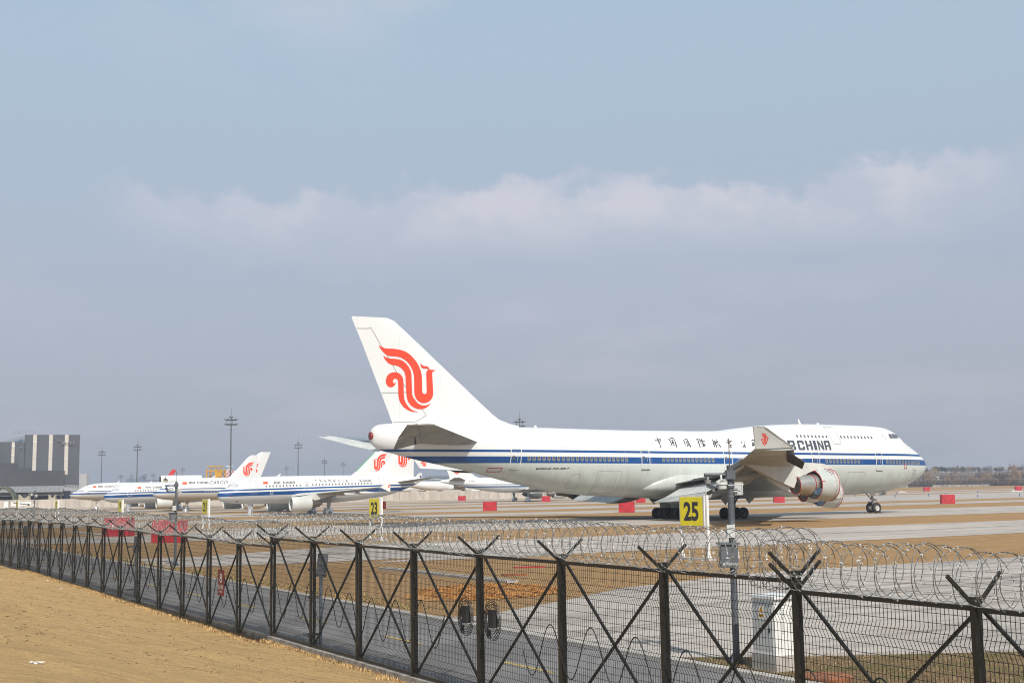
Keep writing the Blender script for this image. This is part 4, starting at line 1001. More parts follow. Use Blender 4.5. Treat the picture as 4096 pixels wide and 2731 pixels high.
def star5(F,cx,cz,r,side,parent,m):
    ps=[]
    for i in range(5):
        a=R(90+72*i); b=a+R(30); ps.append([(cx+r*math.cos(a),cz+r*math.sin(a)),(cx+r*.55*math.cos(a+.42),cz+r*.55*math.sin(a+.42)),(cx+r*.42*math.cos(a),cz+r*.42*math.sin(a))])
    decal(F,ps,side,'star_emblem',m,parent)
star5(FJ,7.95,8.47,.36,1,jet,mat('grey star paint',(.14,.15,.16),.5))
decal(FJ,[[(7.15,8.36),(7.0,8.84),(6.62,8.86),(6.58,8.34)],[(6.5,8.34),(6.54,8.86),(6.0,8.87),(5.86,8.36)],[(5.78,8.36),(5.92,8.86),(5.42,8.82),(4.95,8.42)]],1,'cockpit_window',glassd,jet,eps=.02)
decal(FJ,[[(7.15,8.36),(7.0,8.84),(6.62,8.86),(6.58,8.34)],[(6.5,8.34),(6.54,8.86),(6.0,8.87),(5.86,8.36)],[(5.78,8.36),(5.92,8.86),(5.42,8.82),(4.95,8.42)]],-1,'cockpit_window',glassd,jet,eps=.02)
decal(FJ,frame_poly(5.35,5.75,4.95,5.45,.05,.03)[0]+[[(5.3,4.93),(5.3,5.0),(5.8,5.0),(5.8,4.93)]],1,'tape_square',redtape,jet,eps=.02)
decal(FJ,frame_poly(56.0,57.3,4.9,5.3,.06,.05)[0],1,'tape_square',redtape,jet,eps=.02)
pr=MB()
for z_ in (4.85,4.45):
    pr.beam((3.9,FJ.hw(3.9,z_),z_),(3.5,FJ.hw(3.5,z_)+.25,z_-.05),.05); pr.beam((4.3,FJ.hw(4.3,z_),z_+.12),(3.95,FJ.hw(3.95,z_)+.05,z_-.2),.03)
pr.build('air_data_probes',paneld,jet)
an=MB(); an.prism([(18.15,9.85),(17.8,9.85),(18.15,10.5),(18.3,10.5)],-.03,.03); an.prism([(15.6,9.85),(15.15,9.85),(15.3,10.1),(15.62,10.1)],-.03,.03); an.prism([(51.4,9.1),(51.0,9.1),(51.25,9.42),(51.45,9.42)],-.03,.03); an.build('antenna',white,jet)
rm=MB(); rm.lathe([(68.52,.01),(68.5,.36),(68.3,.44)],16,'x',(0,0,8.25)); rm.build('exhaust_plug',mat('dark red cover',(.22,.015,.015),.4,var=.4,vs=4),jet,smooth=True)
tt=MB(); tt.cyl((41,1.6,2.05),(42.0,1.6,1.2),.035); tt.build('red_streamer',redtape,jet)
# ------------------------------------------------------------------ smaller airliners
NARROW=dict(
 top=[(0,3.12),(.15,3.54),(.63,3.92),(1.42,4.24),(2.2,4.9),(2.76,5.26),(3.9,5.61),(5.6,5.79),(9.1,5.91),(17,5.97),(26,5.97),(30.3,5.87),(31.6,5.76),(33.2,5.45),(33.6,5.2)],
 bot=[(0,3.08),(.03,2.65),(.3,2.32),(1.1,2.08),(2.24,1.88),(4.6,1.74),(17.7,1.74),(21.4,1.96),(25.2,2.37),(27.7,2.8),(30.3,3.6),(32,4.25),(33.2,4.8),(33.6,5.0)],
 wid=[(0,.02),(.2,.75),(1,1.25),(2.2,1.62),(4,1.9),(6,1.98),(22,1.98),(26,1.75),(30,1.1),(32,.65),(33.3,.3),(33.6,.05)],
 fin=[(5.7,23.0,9.0),(6.1,24.3,7.7),(6.7,26.0,6.0),(8.26,27.5,4.55),(11.3,30.35,2.2),(11.76,31.1,1.55)],
 wing=[(1.5,10.8,7.4,2.75,.13),(6.2,13.6,4.2,3.2,.11),(16.6,19.3,1.55,3.95,.10)], stab=[(.6,28.2,3.6,4.75,.09),(6.2,31.9,1.35,5.45,.08)],
 eng=(5.75,9.55,1.65,1.06,3.9), gear=(5.07,16.1,3.8), k=.0185,xr=8.5,sb=[2.99,3.58,3.80,4.06], tip='fence')
CARGO=dict(
 top=[(-.5,3.5),(-.3,3.85),(.3,4.2),(1.2,4.6),(2,5.12),(3,5.62),(4.5,6.03),(7,6.28),(10,6.34),(36,6.38),(41,6.33),(44,6.1),(46.8,5.72),(47.2,5.5)],
 bot=[(-.5,3.44),(-.3,3.1),(.7,2.68),(2,2.46),(5,2.27),(28,2.3),(33,2.7),(38,3.5),(43,4.4),(46.8,5.2),(47.2,5.36)],
 wid=[(-.5,.02),(-.2,.6),(1,1.2),(2.5,1.6),(4.5,1.84),(6,1.88),(32,1.88),(38,1.55),(43,1.0),(46.5,.35),(47.2,.05)],
 fin=[(6.1,35.0,9.4),(6.6,36.9,7.6),(7.2,37.8,6.9),(13.2,44.1,3.0),(13.56,44.8,2.5)],
 wing=[(1.5,16.2,8.6,2.95,.13),(6.5,19.6,5.3,3.4,.11),(18.9,29.2,1.8,4.9,.10)], stab=[(.6,40.0,4.8,5.65,.09),(7.6,45.1,1.7,6.25,.08)],
 eng=(6.5,14.0,1.85,1.22,4.6), gear=(5.4,23.6,3.7), k=.004,xr=7.8,sb=[3.62,3.98,4.28,4.42], tip=None)
def airliner(spec,N_,phi,vis,label,kind='narrow',heading_right=False,text=(),windows=None,doors=(),detail=2,finred=None,group=None,lv=None):
    r=empty('airliner',(N_[0],N_[1],tz(N_[1])),math.atan2(-math.cos(phi),-math.sin(phi)),label,'airplane',group)
    F=Fus(spec['top'],spec['bot'],spec['wid'],[(0,.48),(60,.5)],2.0,2.0)
    L_=lv or livery(kind+' livery',spec['k'],spec['xr'],spec['sb'],grey=(.52,.53,.52),dirt=.25)
    make_fuselage(F,L_,r,nx=60,nz=20)
    fs=spec['fin']; FS=FinSurf(fs,.085); fin=fin_mesh(fs,.085).build('fin',finred or finm,r,smooth=True)
    for s_ in (1,-1):
        w=wing_mesh(spec['wing'],s_,9).build('wing',greyunder,r,smooth=True); w.data.materials.append(offwhite)
        for p in w.data.polygons: p.material_index=1 if p.normal.z>.2 else 0
        st=wing_mesh(spec['stab'],s_,7).build('tailplane',stabunder,r,smooth=True); st.data.materials.append(offwhite)
        for p in st.data.polygons: p.material_index=1 if p.normal.z>.2 else 0
        la,xi,zc,rr,ln=spec['eng']
        e=MB(); e.lathe([(xi+.25,rr*.82),(xi,rr*.9),(xi+.05,rr*.96),(xi+.5,rr*1.03),(xi+1.4,rr*1.05),(xi+ln*.62,rr*1.0),(xi+ln*.8,rr*.84),(xi+ln*.79,rr*.78),(xi+ln*.7,rr*.75)],26,'x',(0,s_*la,zc))
        nac=e.build('engine',offwhite,r,smooth=True)
        c=MB(); c.lathe([(xi+ln*.7,rr*.72),(xi+ln*.85,rr*.62),(xi+ln*1.15,rr*.42),(xi+ln*1.15,rr*.3),(xi+ln*1.3,.02)],20,'x',(0,s_*la,zc)); c.build('exhaust_nozzle',mat('dark nozzle metal',(.16,.14,.12),.45,.7,var=.2),nac,smooth=True)
        c=MB(); c.lathe([(xi+.26,.01),(xi+.3,rr*.83)],20,'x',(0,s_*la,zc)); c.build('intake_cover',mat('grey intake',(.30,.32,.34),.4,var=.3,vs=5),nac)
        wz=spec['wing'][1][3]; wx=spec['wing'][1][1]
        c=MB(); c.prism([(wx+2.5,wz+.05),(wx+.1,wz+.05),(xi+ln*.25,zc+rr*.95),(xi+ln*.55,zc+rr*.9),(xi+ln*.95,zc+rr*.45),(wx+2.9,wz-.25)],s_*la-.16,s_*la+.16); c.build('pylon',offwhite,r)
        for yy in (.36,.58):
            y=spec['wing'][2][0]*yy; x0=spec['wing'][1][1]+spec['wing'][1][2]*.62+(yy-.36)*9; c=MB()
            z0=spec['wing'][1][3]-.22+(yy-.36)*.9
            c.lathe([(x0,.02),(x0+.7,.20),(x0+1.9,.22),(x0+3.3,.03)],8,'x',(0,s_*y,z0)); c.build('flap_fairing',offwhite,w,smooth=True)
        if spec['tip']=='fence':
            y,x,ch_,z,_=spec['wing'][2]
            c=MB(); c.prism([(x+.1,z),(x+1.45,z+.75),(x+1.75,z+.75),(x+1.75,z),(x+1.75,z-.62),(x+1.5,z-.62)],s_*(y+.03)-.03,s_*(y+.03)+.03); c.build('wingtip_fence',white,w)
    nx_,mx,ml=spec['gear']
    def wrapped(x,y,rr,h,nm):
        m=MB(); rnd=random.Random(int(x*7+y*3+N_[0])); n=16; k=7; vs=[]
        for i in range(k):
            f=i/(k-1)
            for j in range(n):
                q=rr*(1+rnd.uniform(-.10,.10))*(1.0 if h>1.5 else (.82+.3*math.sin(math.pi*min(1,f+.12)))); vs.append((x+q*math.cos(2*math.pi*j/n),y+q*.75*math.sin(2*math.pi*j/n),f*h))
        m.add(vs,[(i*n+j,i*n+(j+1)%n,(i+1)*n+(j+1)%n,(i+1)*n+j) for i in range(k-1) for j in range(n)]+[tuple(range((k-1)*n,k*n))])
        return m.build(nm,foil,r)
    tall=spec is NARROW
    if detail>=1:
        if tall: wrapped(nx_,0,.42,1.78,'wrapped_nose_wheel')
        else:
            wrapped(nx_,0,.48,.85,'wrapped_nose_wheel'); g=MB(); g.cyl((nx_,0,.5),(nx_+.1,0,2.4),.12); g.cyl((nx_,.0,1.2),(nx_+.9,0,2.3),.07); g.box((nx_+.1,0,2.25),(1.6,.9,.35)); g.build('nose_gear',mat('gear wrap',(.45,.42,.36),.5,.4,var=.5,vs=3),r)
        for s_ in (1,-1):
            wrapped(mx,s_*ml,.72,1.1,'wrapped_main_wheels'); g=MB(); g.cyl((mx,s_*ml,.8),(mx-.1,s_*ml,2.9),.16); g.prism([(mx-.55,2.6),(mx+.5,2.6),(mx+.2,1.1),(mx-.15,1.1)],s_*(ml+.35)-.03,s_*(ml+.35)+.03); g.build('main_gear',greyunder,r)
    if windows:
        for xs_,zf in windows: place_windows(F,WPS,xs_,zf,vis,r)
    for d in doors: door(F,*d[:4],vis,r,win=False,w=.05,r=.14,fm=mat('door outline grey',(.36,.37,.38),.5) if len(d)<5 else white)
    for nm,body,x0,x1,z0,z1,kw in text:
        if nm=='block': decal(F,block_text(body,x0,x1,z0,z1),vis,'lettering',ink,r)
        elif nm=='font': decal(F,[],vis,'lettering',kw.get('m',ink),r,tris=[fit_text(body,x0,x1,z0,z1,**{k:v for k,v in kw.items() if k!='m'})])
        elif nm=='cjk': cjk_decal(F,lambda a,b:(x0+(a-140)/2060*(x1-x0),z1-(b-130)/245*(z1-z0)),vis,r,wpx=19)
        elif nm=='flag':
            f=decal(F,[[(x0,z0),(x1,z0),(x1,z1),(x0,z1)]],vis,'flag',redlogo,r); 
            sx=(x1-x0); ps=[]
            for cx,cz,rr_ in ((.2,.7,.12),(.4,.85,.045),(.47,.7,.045),(.47,.55,.045),(.4,.42,.045)):
                if kw.get('rev'): pass
                ps.append([(x0+sx*cx+rr_*(1 if i%2==0 else .42)*abs(sx)*math.cos(R(90+36*i)),z0+(z1-z0)*cz+rr_*(1 if i%2==0 else .42)*abs(sx)*math.sin(R(90+36*i))) for i in range(10)])
            decal(F,ps,vis,'flag_stars',mat('flag yellow',(.75,.55,.03),.5),f,eps=.024)
    if not finred:
        zt=fs[-1][0]; cx,cz,sc=spec.get('logo',(30.4,8.75,.00225))
        fin_logo(FS,fin,lambda a,b:(cx-(a-675)*sc*.95,cz-(b-805)*sc),step=.5)
    if detail>=2 and tall:
        decal(F,[[(1.55,4.28),(1.75,4.7),(2.25,4.72),(2.2,4.25)],[(2.3,4.25),(2.35,4.75),(2.85,4.72),(2.9,4.28)]],vis,'cockpit_window',mat('covered cockpit glass',(.42,.45,.50),.3,var=.2),r)
    elif not tall:
        decal(F,[[(1.1,4.25),(1.9,4.85),(3.1,4.85),(3.2,4.35),(2.6,4.2)]],vis,'cockpit_window',mat('covered cockpit glass',(.42,.45,.50),.3,var=.2),r)
    a=MB(); xt=spec['top'][8][0]; zt_=spec['top'][8][1]
    a.prism([(xt,zt_-.02),(xt+.4,zt_-.02),(xt+.75,zt_+.38),(xt+.6,zt_+.38)],-.03,.03); a.build('antenna',white,r)
    return r,F,fin
WPS=window_mesh(.23,.33,winframew,glassg)
NARROW['logo']=(30.35,8.75,.00228); CARGO['logo']=(42.75,9.0,.00262)
NL=[(0)]
PL=R(61.8)+math.pi; PR_=R(61.8)
A1=(-44.511,183.978); p1=4.22102
xsA=[6.95+.533*i for i in range(11)]+[13.35]+[14.304+.533*i for i in range(19)]
a1,FA,_=airliner(NARROW,A1,p1,-1,'nearest left-facing white and blue airliner, lettered B-6038, between the 21 and 23 signs',group='left-facing parked airliners',
  windows=[(xsA,lambda x:4.36+.0175*(x-6.2))],
  doors=[(4.5,5.42,3.27,5.28),(13.05,13.62,3.9,5.0),(25.3,26.2,3.60,5.55)],
  text=[('flag','',6.51,7.26,4.70,5.08,{}),('block','AIR CHINA',8.2,11.5,4.70,5.10,{}),('cjk','',14.7,20.1,4.80,5.40,{}),('font','B-6038',22.05,23.95,4.95,5.2,dict(bold=.02)),('font','AIRBUS A319',22.9,23.9,3.02,3.10,dict(shear=.3))])
sm=mat('small star grey',(.2,.2,.22),.5); star5(FA,3.55,4.72,.24,-1,a1,sm)
for x0,x1,z0,z1 in ((7.55,8.0,3.2,3.6),(3.75,4.1,1.95,2.25),(5.7,6.2,2.05,2.4),(6.5,6.95,2.3,2.6)): decal(FA,frame_poly(x0,x1,z0,z1,.05,.04)[0],-1,'access_panel',white,a1,eps=.02)
decal(FA,frame_poly(1.55,1.95,2.9,3.05,.03,.02)[0]+[[(2.55,2.2),(2.55,2.27),(2.85,2.27),(2.85,2.2)],[(2.6,2.05),(2.6,2.11),(2.8,2.11),(2.8,2.05)]],-1,'red_marks',redtape,a1,eps=.02)
mini=MB()
for p in LOGO:
    k0=len(mini.v); mini.v+=[(20.85-.00036*(a-675),-16.68,4.12-.00036*(b-805)) for a,b in p]; mini.f.append(tuple(range(k0,len(mini.v)))); mini.m.append(0)
mo=mini.build('emblem',redlogo,a1,normals=False); b2=bmesh.new(); b2.from_mesh(mo.data); b2.normal_update(); bmesh.ops.triangulate(b2,faces=b2.faces[:]); b2.to_mesh(mo.data); b2.free()
# freighter behind, pole with horn stands before its nose
def cargo_text(full=True):
    return [('flag','',4.42,5.2,5.15,5.58,{}),('block','AIR CHINA',5.55,9.0,5.22,5.66,{}),('font','CARGO',9.2,12.6,5.15,5.72,dict(shear=.35))]
c1,FC,cfin=airliner(CARGO,(-63.82,218.32),PL,-1,'left-facing freighter lettered CARGO, its nose behind the grey pole with the horn loudspeaker',kind='cargo',group='left-facing parked airliners',
  text=cargo_text(),doors=[(12.75,13.35,4.75,5.65)])
grn=MB(); grn.tube([(37.9,0,7.25),(44.15,0,13.25)],.09,5); grn.build('green_edge_tape',mat('green tape',(.05,.42,.12),.5),cfin)
for x0,x1,z0,z1 in ((8.2,8.6,2.75,3.0),(9.4,9.7,2.7,2.95),(11.0,11.5,4.55,4.75),(10.3,10.8,4.55,4.75)): decal(FC,frame_poly(x0,x1,z0,z1,.04,.03)[0],-1,'access_panel',white,c1,eps=.02)
decal(FC,[[(8.3+.55*i,3.86),(8.3+.55*i,4.02),(8.45+.55*i,4.02),(8.45+.55*i,3.86)] for i in range(8)],-1,'rivet_marks',white,c1,eps=.02)
a2,FB,_=airliner(NARROW,(-85.03,254.2),PL,-1,'second airliner nose from the left, with cabin windows, above the 19 sign',group='left-facing parked airliners',
  windows=[([6.0+.533*i for i in range(30)],lambda x:4.34+.0175*(x-6.2))],doors=[(4.4,5.35,3.27,5.28,1)],
  text=[('flag','',6.5,7.25,4.73,5.12,{}),('block','AIR CHINA',8.15,11.5,4.78,5.2,{})])
star5(FB,3.6,4.55,.24,-1,a2,sm)
c2,_,_=airliner(CARGO,(-102.68,284.93),PL,-1,'leftmost airliner, white freighter whose nose overlaps the dark hangar canopy',kind='cargo',group='left-facing parked airliners',text=cargo_text(),doors=[(3.05,3.75,4.0,5.35)])
# right-facing freighter tail beyond the jumbo
e1,FE,_=airliner(CARGO,(22.6,336.0),PR_,1,'right-facing airliner lettered B-2841, tail cone and engine seen under the jumbo tail',kind='cargo',text=[('font','B-2841',39.6,37.9,5.35,5.62,dict(bold=.01)),('font','AIR CHINA CARGO',39.6,37.6,3.42,3.49,dict(bold=.02))],
  doors=[(31.0,31.8,4.0,5.3)])
# distant airliners beyond the concrete wall
wl_=livery('white livery',0,0,[1.0,1.1,1.2,1.3],grey=(.7,.7,.68),dirt=.1)
def at_scaled(u,v,Y): p=at_depth(u,v,Y); return (p.x,p.y)
f1,FF,ff=airliner(NARROW,at_scaled(1606,1960,560),PL,-1,'far white airliner with a red and green painted rear seen over the concrete wall',group='airliners beyond the concrete wall',lv=wl_,finred=finm,detail=0,
  windows=[([6+.533*i for i in range(34)],lambda x:4.5)],
  text=[('font','YAO AIR',8.6,11.6,4.95,5.35,dict(m=mat('brown red ink',(.25,.05,.04),.5))),('font','B-1*5C',12.6,16.2,4.95,5.3,dict(m=mat('brown red ink',(.25,.05,.04),.5)))] if False else
  [('font','YAO AIR',8.6,11.8,4.95,5.35,dict(m=mat('brown red ink',(.25,.05,.04),.5)))])
decal(FF,[[(18.5,2.4),(20.2,3.5),(22.5,4.5),(25,5.0),(25,3.9),(22.8,3.4),(21.6,2.4)]],-1,'red_artwork',redlogo,f1); decal(FF,[[(21.6,2.45),(22.8,3.4),(25,3.9),(25,3.75),(23.1,3.2),(22.0,2.45)],[(24,2.6),(27,2.9),(30,4.0),(30,3.6),(27,2.6)]],-1,'green_artwork',mat('green artwork',(.03,.20,.10),.5),f1)
far2,_,_=airliner(NARROW,at_scaled(1460,1955,640),PL,-1,'far white airliner with a small purple tower motif on its fin',group='airliners beyond the concrete wall',lv=wl_,finred=finm,detail=0)
pf=MB(); pf.box((31.5,-.35,9.2),(.9,.03,1.7)); pf.box((31.5,-.35,10.2),(.45,.03,.5)); pf.build('purple_motif',mat('purple motif',(.08,.05,.22),.5),far2)
far3,_,_=airliner(CARGO,at_scaled(2010,1960,500),PR_,1,'far airliner whose dark red fin peeks out behind the phoenix fin',group='airliners beyond the concrete wall',lv=wl_,finred=mat('dark red fin',(.38,.015,.06),.5),detail=0)
# stored fuselage tube with open end, beyond the row
P=at_depth(640,1921,330)
tb=empty('stored_fuselage',(P.x,P.y,P.z),math.atan2(-math.cos(PL),-math.sin(PL)),'white fuselage tube with a dark open end, seen above the second airliner','fuselage')
m=MB(); m.lathe([(0,1.3),(1,1.36),(11,1.36)],20,'x',(0,0,0)); m.build('tube',white,tb,smooth=True); m=MB(); m.lathe([(.05,1.28),(.1,.01)],20,'x'); m.build('open_end',darkm,tb)
P=at_depth(674,1912,360); m=MB(); m.prism([(-1.6,-1.2),(0,-1.2),(2.3,2.4),(1.1,2.6)],-.12,.12)
o=m.build('red_winglet',mat('bright red winglet',(.62,.04,.035),.45)); o.location=P; tag(o,'small bright red winglet standing above the white fuselage tube','winglet')
for ob in (wp,wp2,WPS): bpy.data.objects.remove(ob)
# ------------------------------------------------------------------ red blocks
RB=[((1957,2042.6),'red block on the grass left of the jumbo belly, nearest to the 23 sign'),((2183.5,2006.4),'small red block just below the jumbo rear belly'),((2506,2049),'red block right under the hanging flap fairing of the jumbo'),((2562,2010),'tiny red block hiding behind the flap fairing left of the body wheels'),((3118,2010.7),'red block between the pole and the jumbo engines'),((3795,2014.4),'large red block right of the nose wheel, nearest on the right'),((3708.5,1963.8),'small red block by the far fence under the shrubs, left one'),((4076,1961),'small red block cut near the right edge of the far fence'),((1846,2003),'small red block at the foot of the pale concrete wall'),((1517,2035),'red block half hidden behind the 23 sign'),((461.5,2145),'red block with white characters behind the fence, left of the pair'),((662,2169.8),'red block behind the fence and the horn loudspeaker pole, right of the pair'),((977,2027),'low red block behind the wrapped nose wheel of the nearest airliner')]
rb=MB(); rb.box((0,.6,.74),(2.1,1.15,1.48)); 
base=None
for (uv,lab) in RB:
    p=G(*uv)
    if base is None:
        o=rb.build('red_block',redblock); bv=o.modifiers.new('b','BEVEL'); bv.width=.03; bv.segments=2
        base=o
    else: o=base.copy(); col.objects.link(o)
    o.location=p; o.rotation_euler=(0,0,R(-9 if uv[0]<3000 else -4)); tag(o,lab,'block','red blocks closing off the taxiways')
ob=[o for o in bpy.data.objects if o.name.startswith('red_block') and 'left of the pair' in o.get('label','')][0]
t=MB(); 
for i,z in enumerate((1.12,.86,.6)):
    t.box((-.25,-.0,z),(.10,.012,.13)); t.box((-.25,-.002,z+.0),(.17,.012,.03))
t.build('white_characters',signw,ob)
# ------------------------------------------------------------------ numbered stand signs
def sign(num,loc_,lab,ochre=False):
    r=empty('stand_sign',loc_,0,lab,'sign','numbered stand signs'); 
    w,h,zt=1.62,1.36,2.78; a=Vector((SN.x,SN.y))*-1.0   # towards the camera along the sign
    ax=Vector((.53,-.848)).normalized(); nn=Vector((ax.y,-ax.x))  # faces left and towards the camera
    rz=math.atan2(ax.y,ax.x); r.rotation_euler=(0,0,rz)
    # local x: along the sign towards the near post, local -y: facing side
    b=MB(); b.box((0,.03,zt-h/2),(w,.16,h)); b.build('panel_frame',signw,r)
    f=MB(); f.box((0,-.058,zt-h/2),(w-.13,.02,h-.12)); f.build('yellow_face',signo if ochre else signy,r)
    t=MB(); vs,fs=fit_text(num,-.50,.50,zt-h/2-.42,zt-h/2+.42,bold=.035); t.add([(x,-.071,y) for x,y in vs],fs); t.build('numerals',ink,r,normals=False)
    e=MB(); e.box((w/2+.045,.03,zt-h/2),(.06,.22,h+.02)); e.build('side_box',signw,r)
    for x_ in (-w/2+.02,w/2+.15):
        p=MB(); p.box((x_,.03,(zt+.02)/2 if x_>0 else (zt-h)/2),(.085,.12,zt+.02 if x_>0 else zt-h)); 
        for s_ in (-1,1): p.add([(x_+s_*.04,.0,.02),(x_+s_*.20,.0,.02),(x_+s_*.04,.0,.36),(x_+s_*.04,.06,.02),(x_+s_*.20,.06,.02),(x_+s_*.04,.06,.36)],[(0,1,2),(3,5,4),(0,3,4,1),(1,4,5,2),(2,5,3,0)])
        p.build('post',signw,r)
    b=MB(); b.box((.07,.05,.05),(2.3,.5,.1)); b.build('footing',conc,r)
    return r
base0=Vector((7.8,54.0)); sdir=Vector((-.5225,.8526))
def on_line(u):
    d=ray(u,2100); # base0+sdir*t parallel to (d.x,d.y)
    t=(base0.x*d.y-base0.y*d.x)/(sdir.y*d.x-sdir.x*d.y); p=base0+sdir*t; return (p.x,p.y,tz(p.y))
sign('25',(7.8,54.05,0),'yellow number 25 sign on white posts beside the grey pole, largest of the signs')
sign('23',on_line(1500),'yellow number 23 sign on white posts, in front of a red block')
for n_,u_ in (('21',821),('19',480),('17',225),('15',67)): sign(n_,on_line(u_),{'21':'ochre number 21 sign below the nose of the nearest left-facing airliner','19':'ochre number 19 sign below the second airliner nose from the left','17':'ochre number 17 sign in front of the pale wall','15':'ochre number 15 sign at the far left edge beside the white cart'}[n_],True)
# ------------------------------------------------------------------ camera poles
def big_pole(loc_,lab,h=3.48,horn=False,plate=True):
    r=empty('camera_pole',loc_,0,lab,'pole','camera poles inside the fence')
    m=MB(); m.cyl((0,0,.03),(0,0,h),.062,.058,16); 
    p=m.build('mast',polem,r,smooth=True)
    m=MB(); m.box((0,0,.02),(.32,.32,.03))
    for a in range(4):
        c,s_=math.cos(R(45+90*a)),math.sin(R(45+90*a)); m.beam((c*.05,s_*.05,.16),(c*.15,s_*.15,.03),.02,.05)
    m.build('base_plate',polem,r)
    m=MB(); m.box((0,-.03,h-.17),(.16,.17,.16)); m.cyl((-.05,-.05,h-.17),(-.48,-.12,h-.17),.032,n=12); m.build('arm',polem,r,smooth=True)
    m=MB(); m.cyl((0,0,h),(0,0,h+.48),.009,n=6); m.box((.012,0,h+.40),(.03,.03,.03)); m.build('lightning_rod',mat('rusty rod',(.13,.09,.075),.8),r)
    m=MB(); m.cyl((-.42,-.11,h-.20),(-.42,-.11,h-.26),.02,n=12); m.cyl((-.42,-.11,h-.26),(-.42,-.11,h-.33),.065,.045,16); 
    d=m.build('dome_mount',mat('mount grey',(.32,.32,.31),.5),r,smooth=True)
    m=MB(); m.beam((-.42,-.08,h-.36),(-.30,-.26,h-.43),.06,.055); b=m.build('camera_housing',mat('mount grey',(.32,.32,.31),.5),r); m=MB(); m.beam((-.315,-.245,h-.425),(-.292,-.275,h-.437),.05,.045); m.build('lens_front',darkm,b); m=MB(); m.beam((-.43,-.07,h-.325),(-.29,-.28,h-.395),.075,.012); m.build('sun_shield',polem,b)
    m=MB(); m.lathe([(h-.30,.06),(h-.305,.10),(h-.345,.108),(h-.35,.09),(h-.42,.085),(h-.435,.02)],18,'z',(-.18,-.16,0)); f=m.build('flood_lamp',offwhite,r,smooth=True); m=MB()
    for i in range(10):
        a=2*math.pi*i/10; m.beam((-.18+.03*math.cos(a),-.16+.03*math.sin(a),h-.265),(-.18+.095*math.cos(a),-.16+.095*math.sin(a),h-.305),.01,.035)
    m.cyl((-.18,-.10,h-.18),(-.18,-.15,h-.28),.02,n=8); m.cyl((-.06,-.12,h-.36),(.22,-.10,h-.35),.009,n=6); m.build('cooling_fins',offwhite,f)
    m=MB(); m.box((.14,.02,h-.42),(.15,.02,.23),.35); m.build('antenna_panel',mat('panel grey',(.45,.45,.44),.5),r); m=MB(); m.box((.215,.03,h-.42),(.012,.04,.23),.35); m.box((.09,-.03,h-.42),(.09,.05,.02)); m.box((.09,-.03,h-.47),(.09,.05,.02)); m.build('panel_bracket',offwhite,r)
    m=MB(); m.cyl((0,0,h-.50),(0,0,h-.485),.066,n=12); m.cyl((0,0,h-.57),(0,0,h-.555),.066,n=12); m.build('clamps',galv,r)
    m=MB(); m.box((-.05,-.10,h-1.17),(.13,.12,.22)); m.box((.02,-.08,h-1.17),(.02,.10,.24)); m.build('junction_box',offwhite,r)
    m=MB(); m.cyl((-.06,-.11,h-1.28),(-.02,-.09,h-1.40),.012,n=6); m.build('cable_tail',galvd,r)
    m=MB(); m.box((-.10,-.12,h-1.6),(.30,.24,.40)); e=m.build('equipment_box',polem,r); m=MB(); m.box((-.10,-.12,h-1.385),(.38,.32,.03)); m.build('box_lid',polem,e)
    m=MB(); vs,fs=fit_text('JNG066' if not horn else 'JNG048',-.23,.02,h-1.77,h-1.72); m.add([(x,-.243,y) for x,y in vs],fs); m.build('box_lettering',signw,e,normals=False)
    if horn:
        m=MB(); m.lathe([(0,.03),(.07,.035),(.15,.11),(.16,.115),(.15,.10),(.06,.015)],16,'y',(-.36,-.40,h+.05)); 
        hn=m.build('horn_loudspeaker',mat('horn beige',(.42,.40,.35),.5),r,smooth=True); m=MB(); m.cyl((-.36,-.2,h-.15),(-.36,-.2,h),.02,n=6); m.build('horn_bracket',polem,hn)
        hn.rotation_euler=(math.pi,0,0); hn.location=(0,-.5,2*h+.1); hn.location=(0,-.74,2*(h+.05)); 
    return r
big_pole((3.89,22.1,.02),'grey pole with camera and flood lamp right of the 25 sign')
pb=big_pole((-15.25,55.4,.02),'grey pole with a beige horn loudspeaker beside the number 21 sign',h=3.72,horn=True)
p3=G(133,2144); big_pole((p3.x,p3.y,p3.z),'grey camera pole at the far left between the 15 and 17 signs',h=3.72)
def small_post(u,v,h,lab,top_uv=None):
    p=G(u,v); t=(Vector((p.x,p.y))-F0).dot(DF); q=FL(t,.42)
    r=empty('detector_post',(q.x,q.y,0),0,lab,'post','detector posts behind the fence')
    m=MB(); m.cyl((0,0,0),(0,0,h-.45),.034,n=10); m.build('mast',mat('blue grey post',(.10,.13,.17),.5,var=.2),r,smooth=True)
    m=MB(); m.beam((.0,0,h-.48),(.05,0,h),.20,.10,up=(0,1,0)); m.build('detector_head',polem,r)
    m=MB()
    for z in (.22,.98,h-.32): m.beam((0,0,z),(-.20,-.10,z),.05,.05); m.cyl((-.20,-.10,z),(-.24,-.12,z),.03,n=8)
    m.build('brackets',polem,r)
    return r
small_post(1305,2575,1.86,'grey detector post behind the fence, nearest of three')
small_post(516,2386,1.86,'grey detector post behind the fence, left of the red notice')
small_post(126,2268,1.86,'grey detector post behind the fence at the far left')
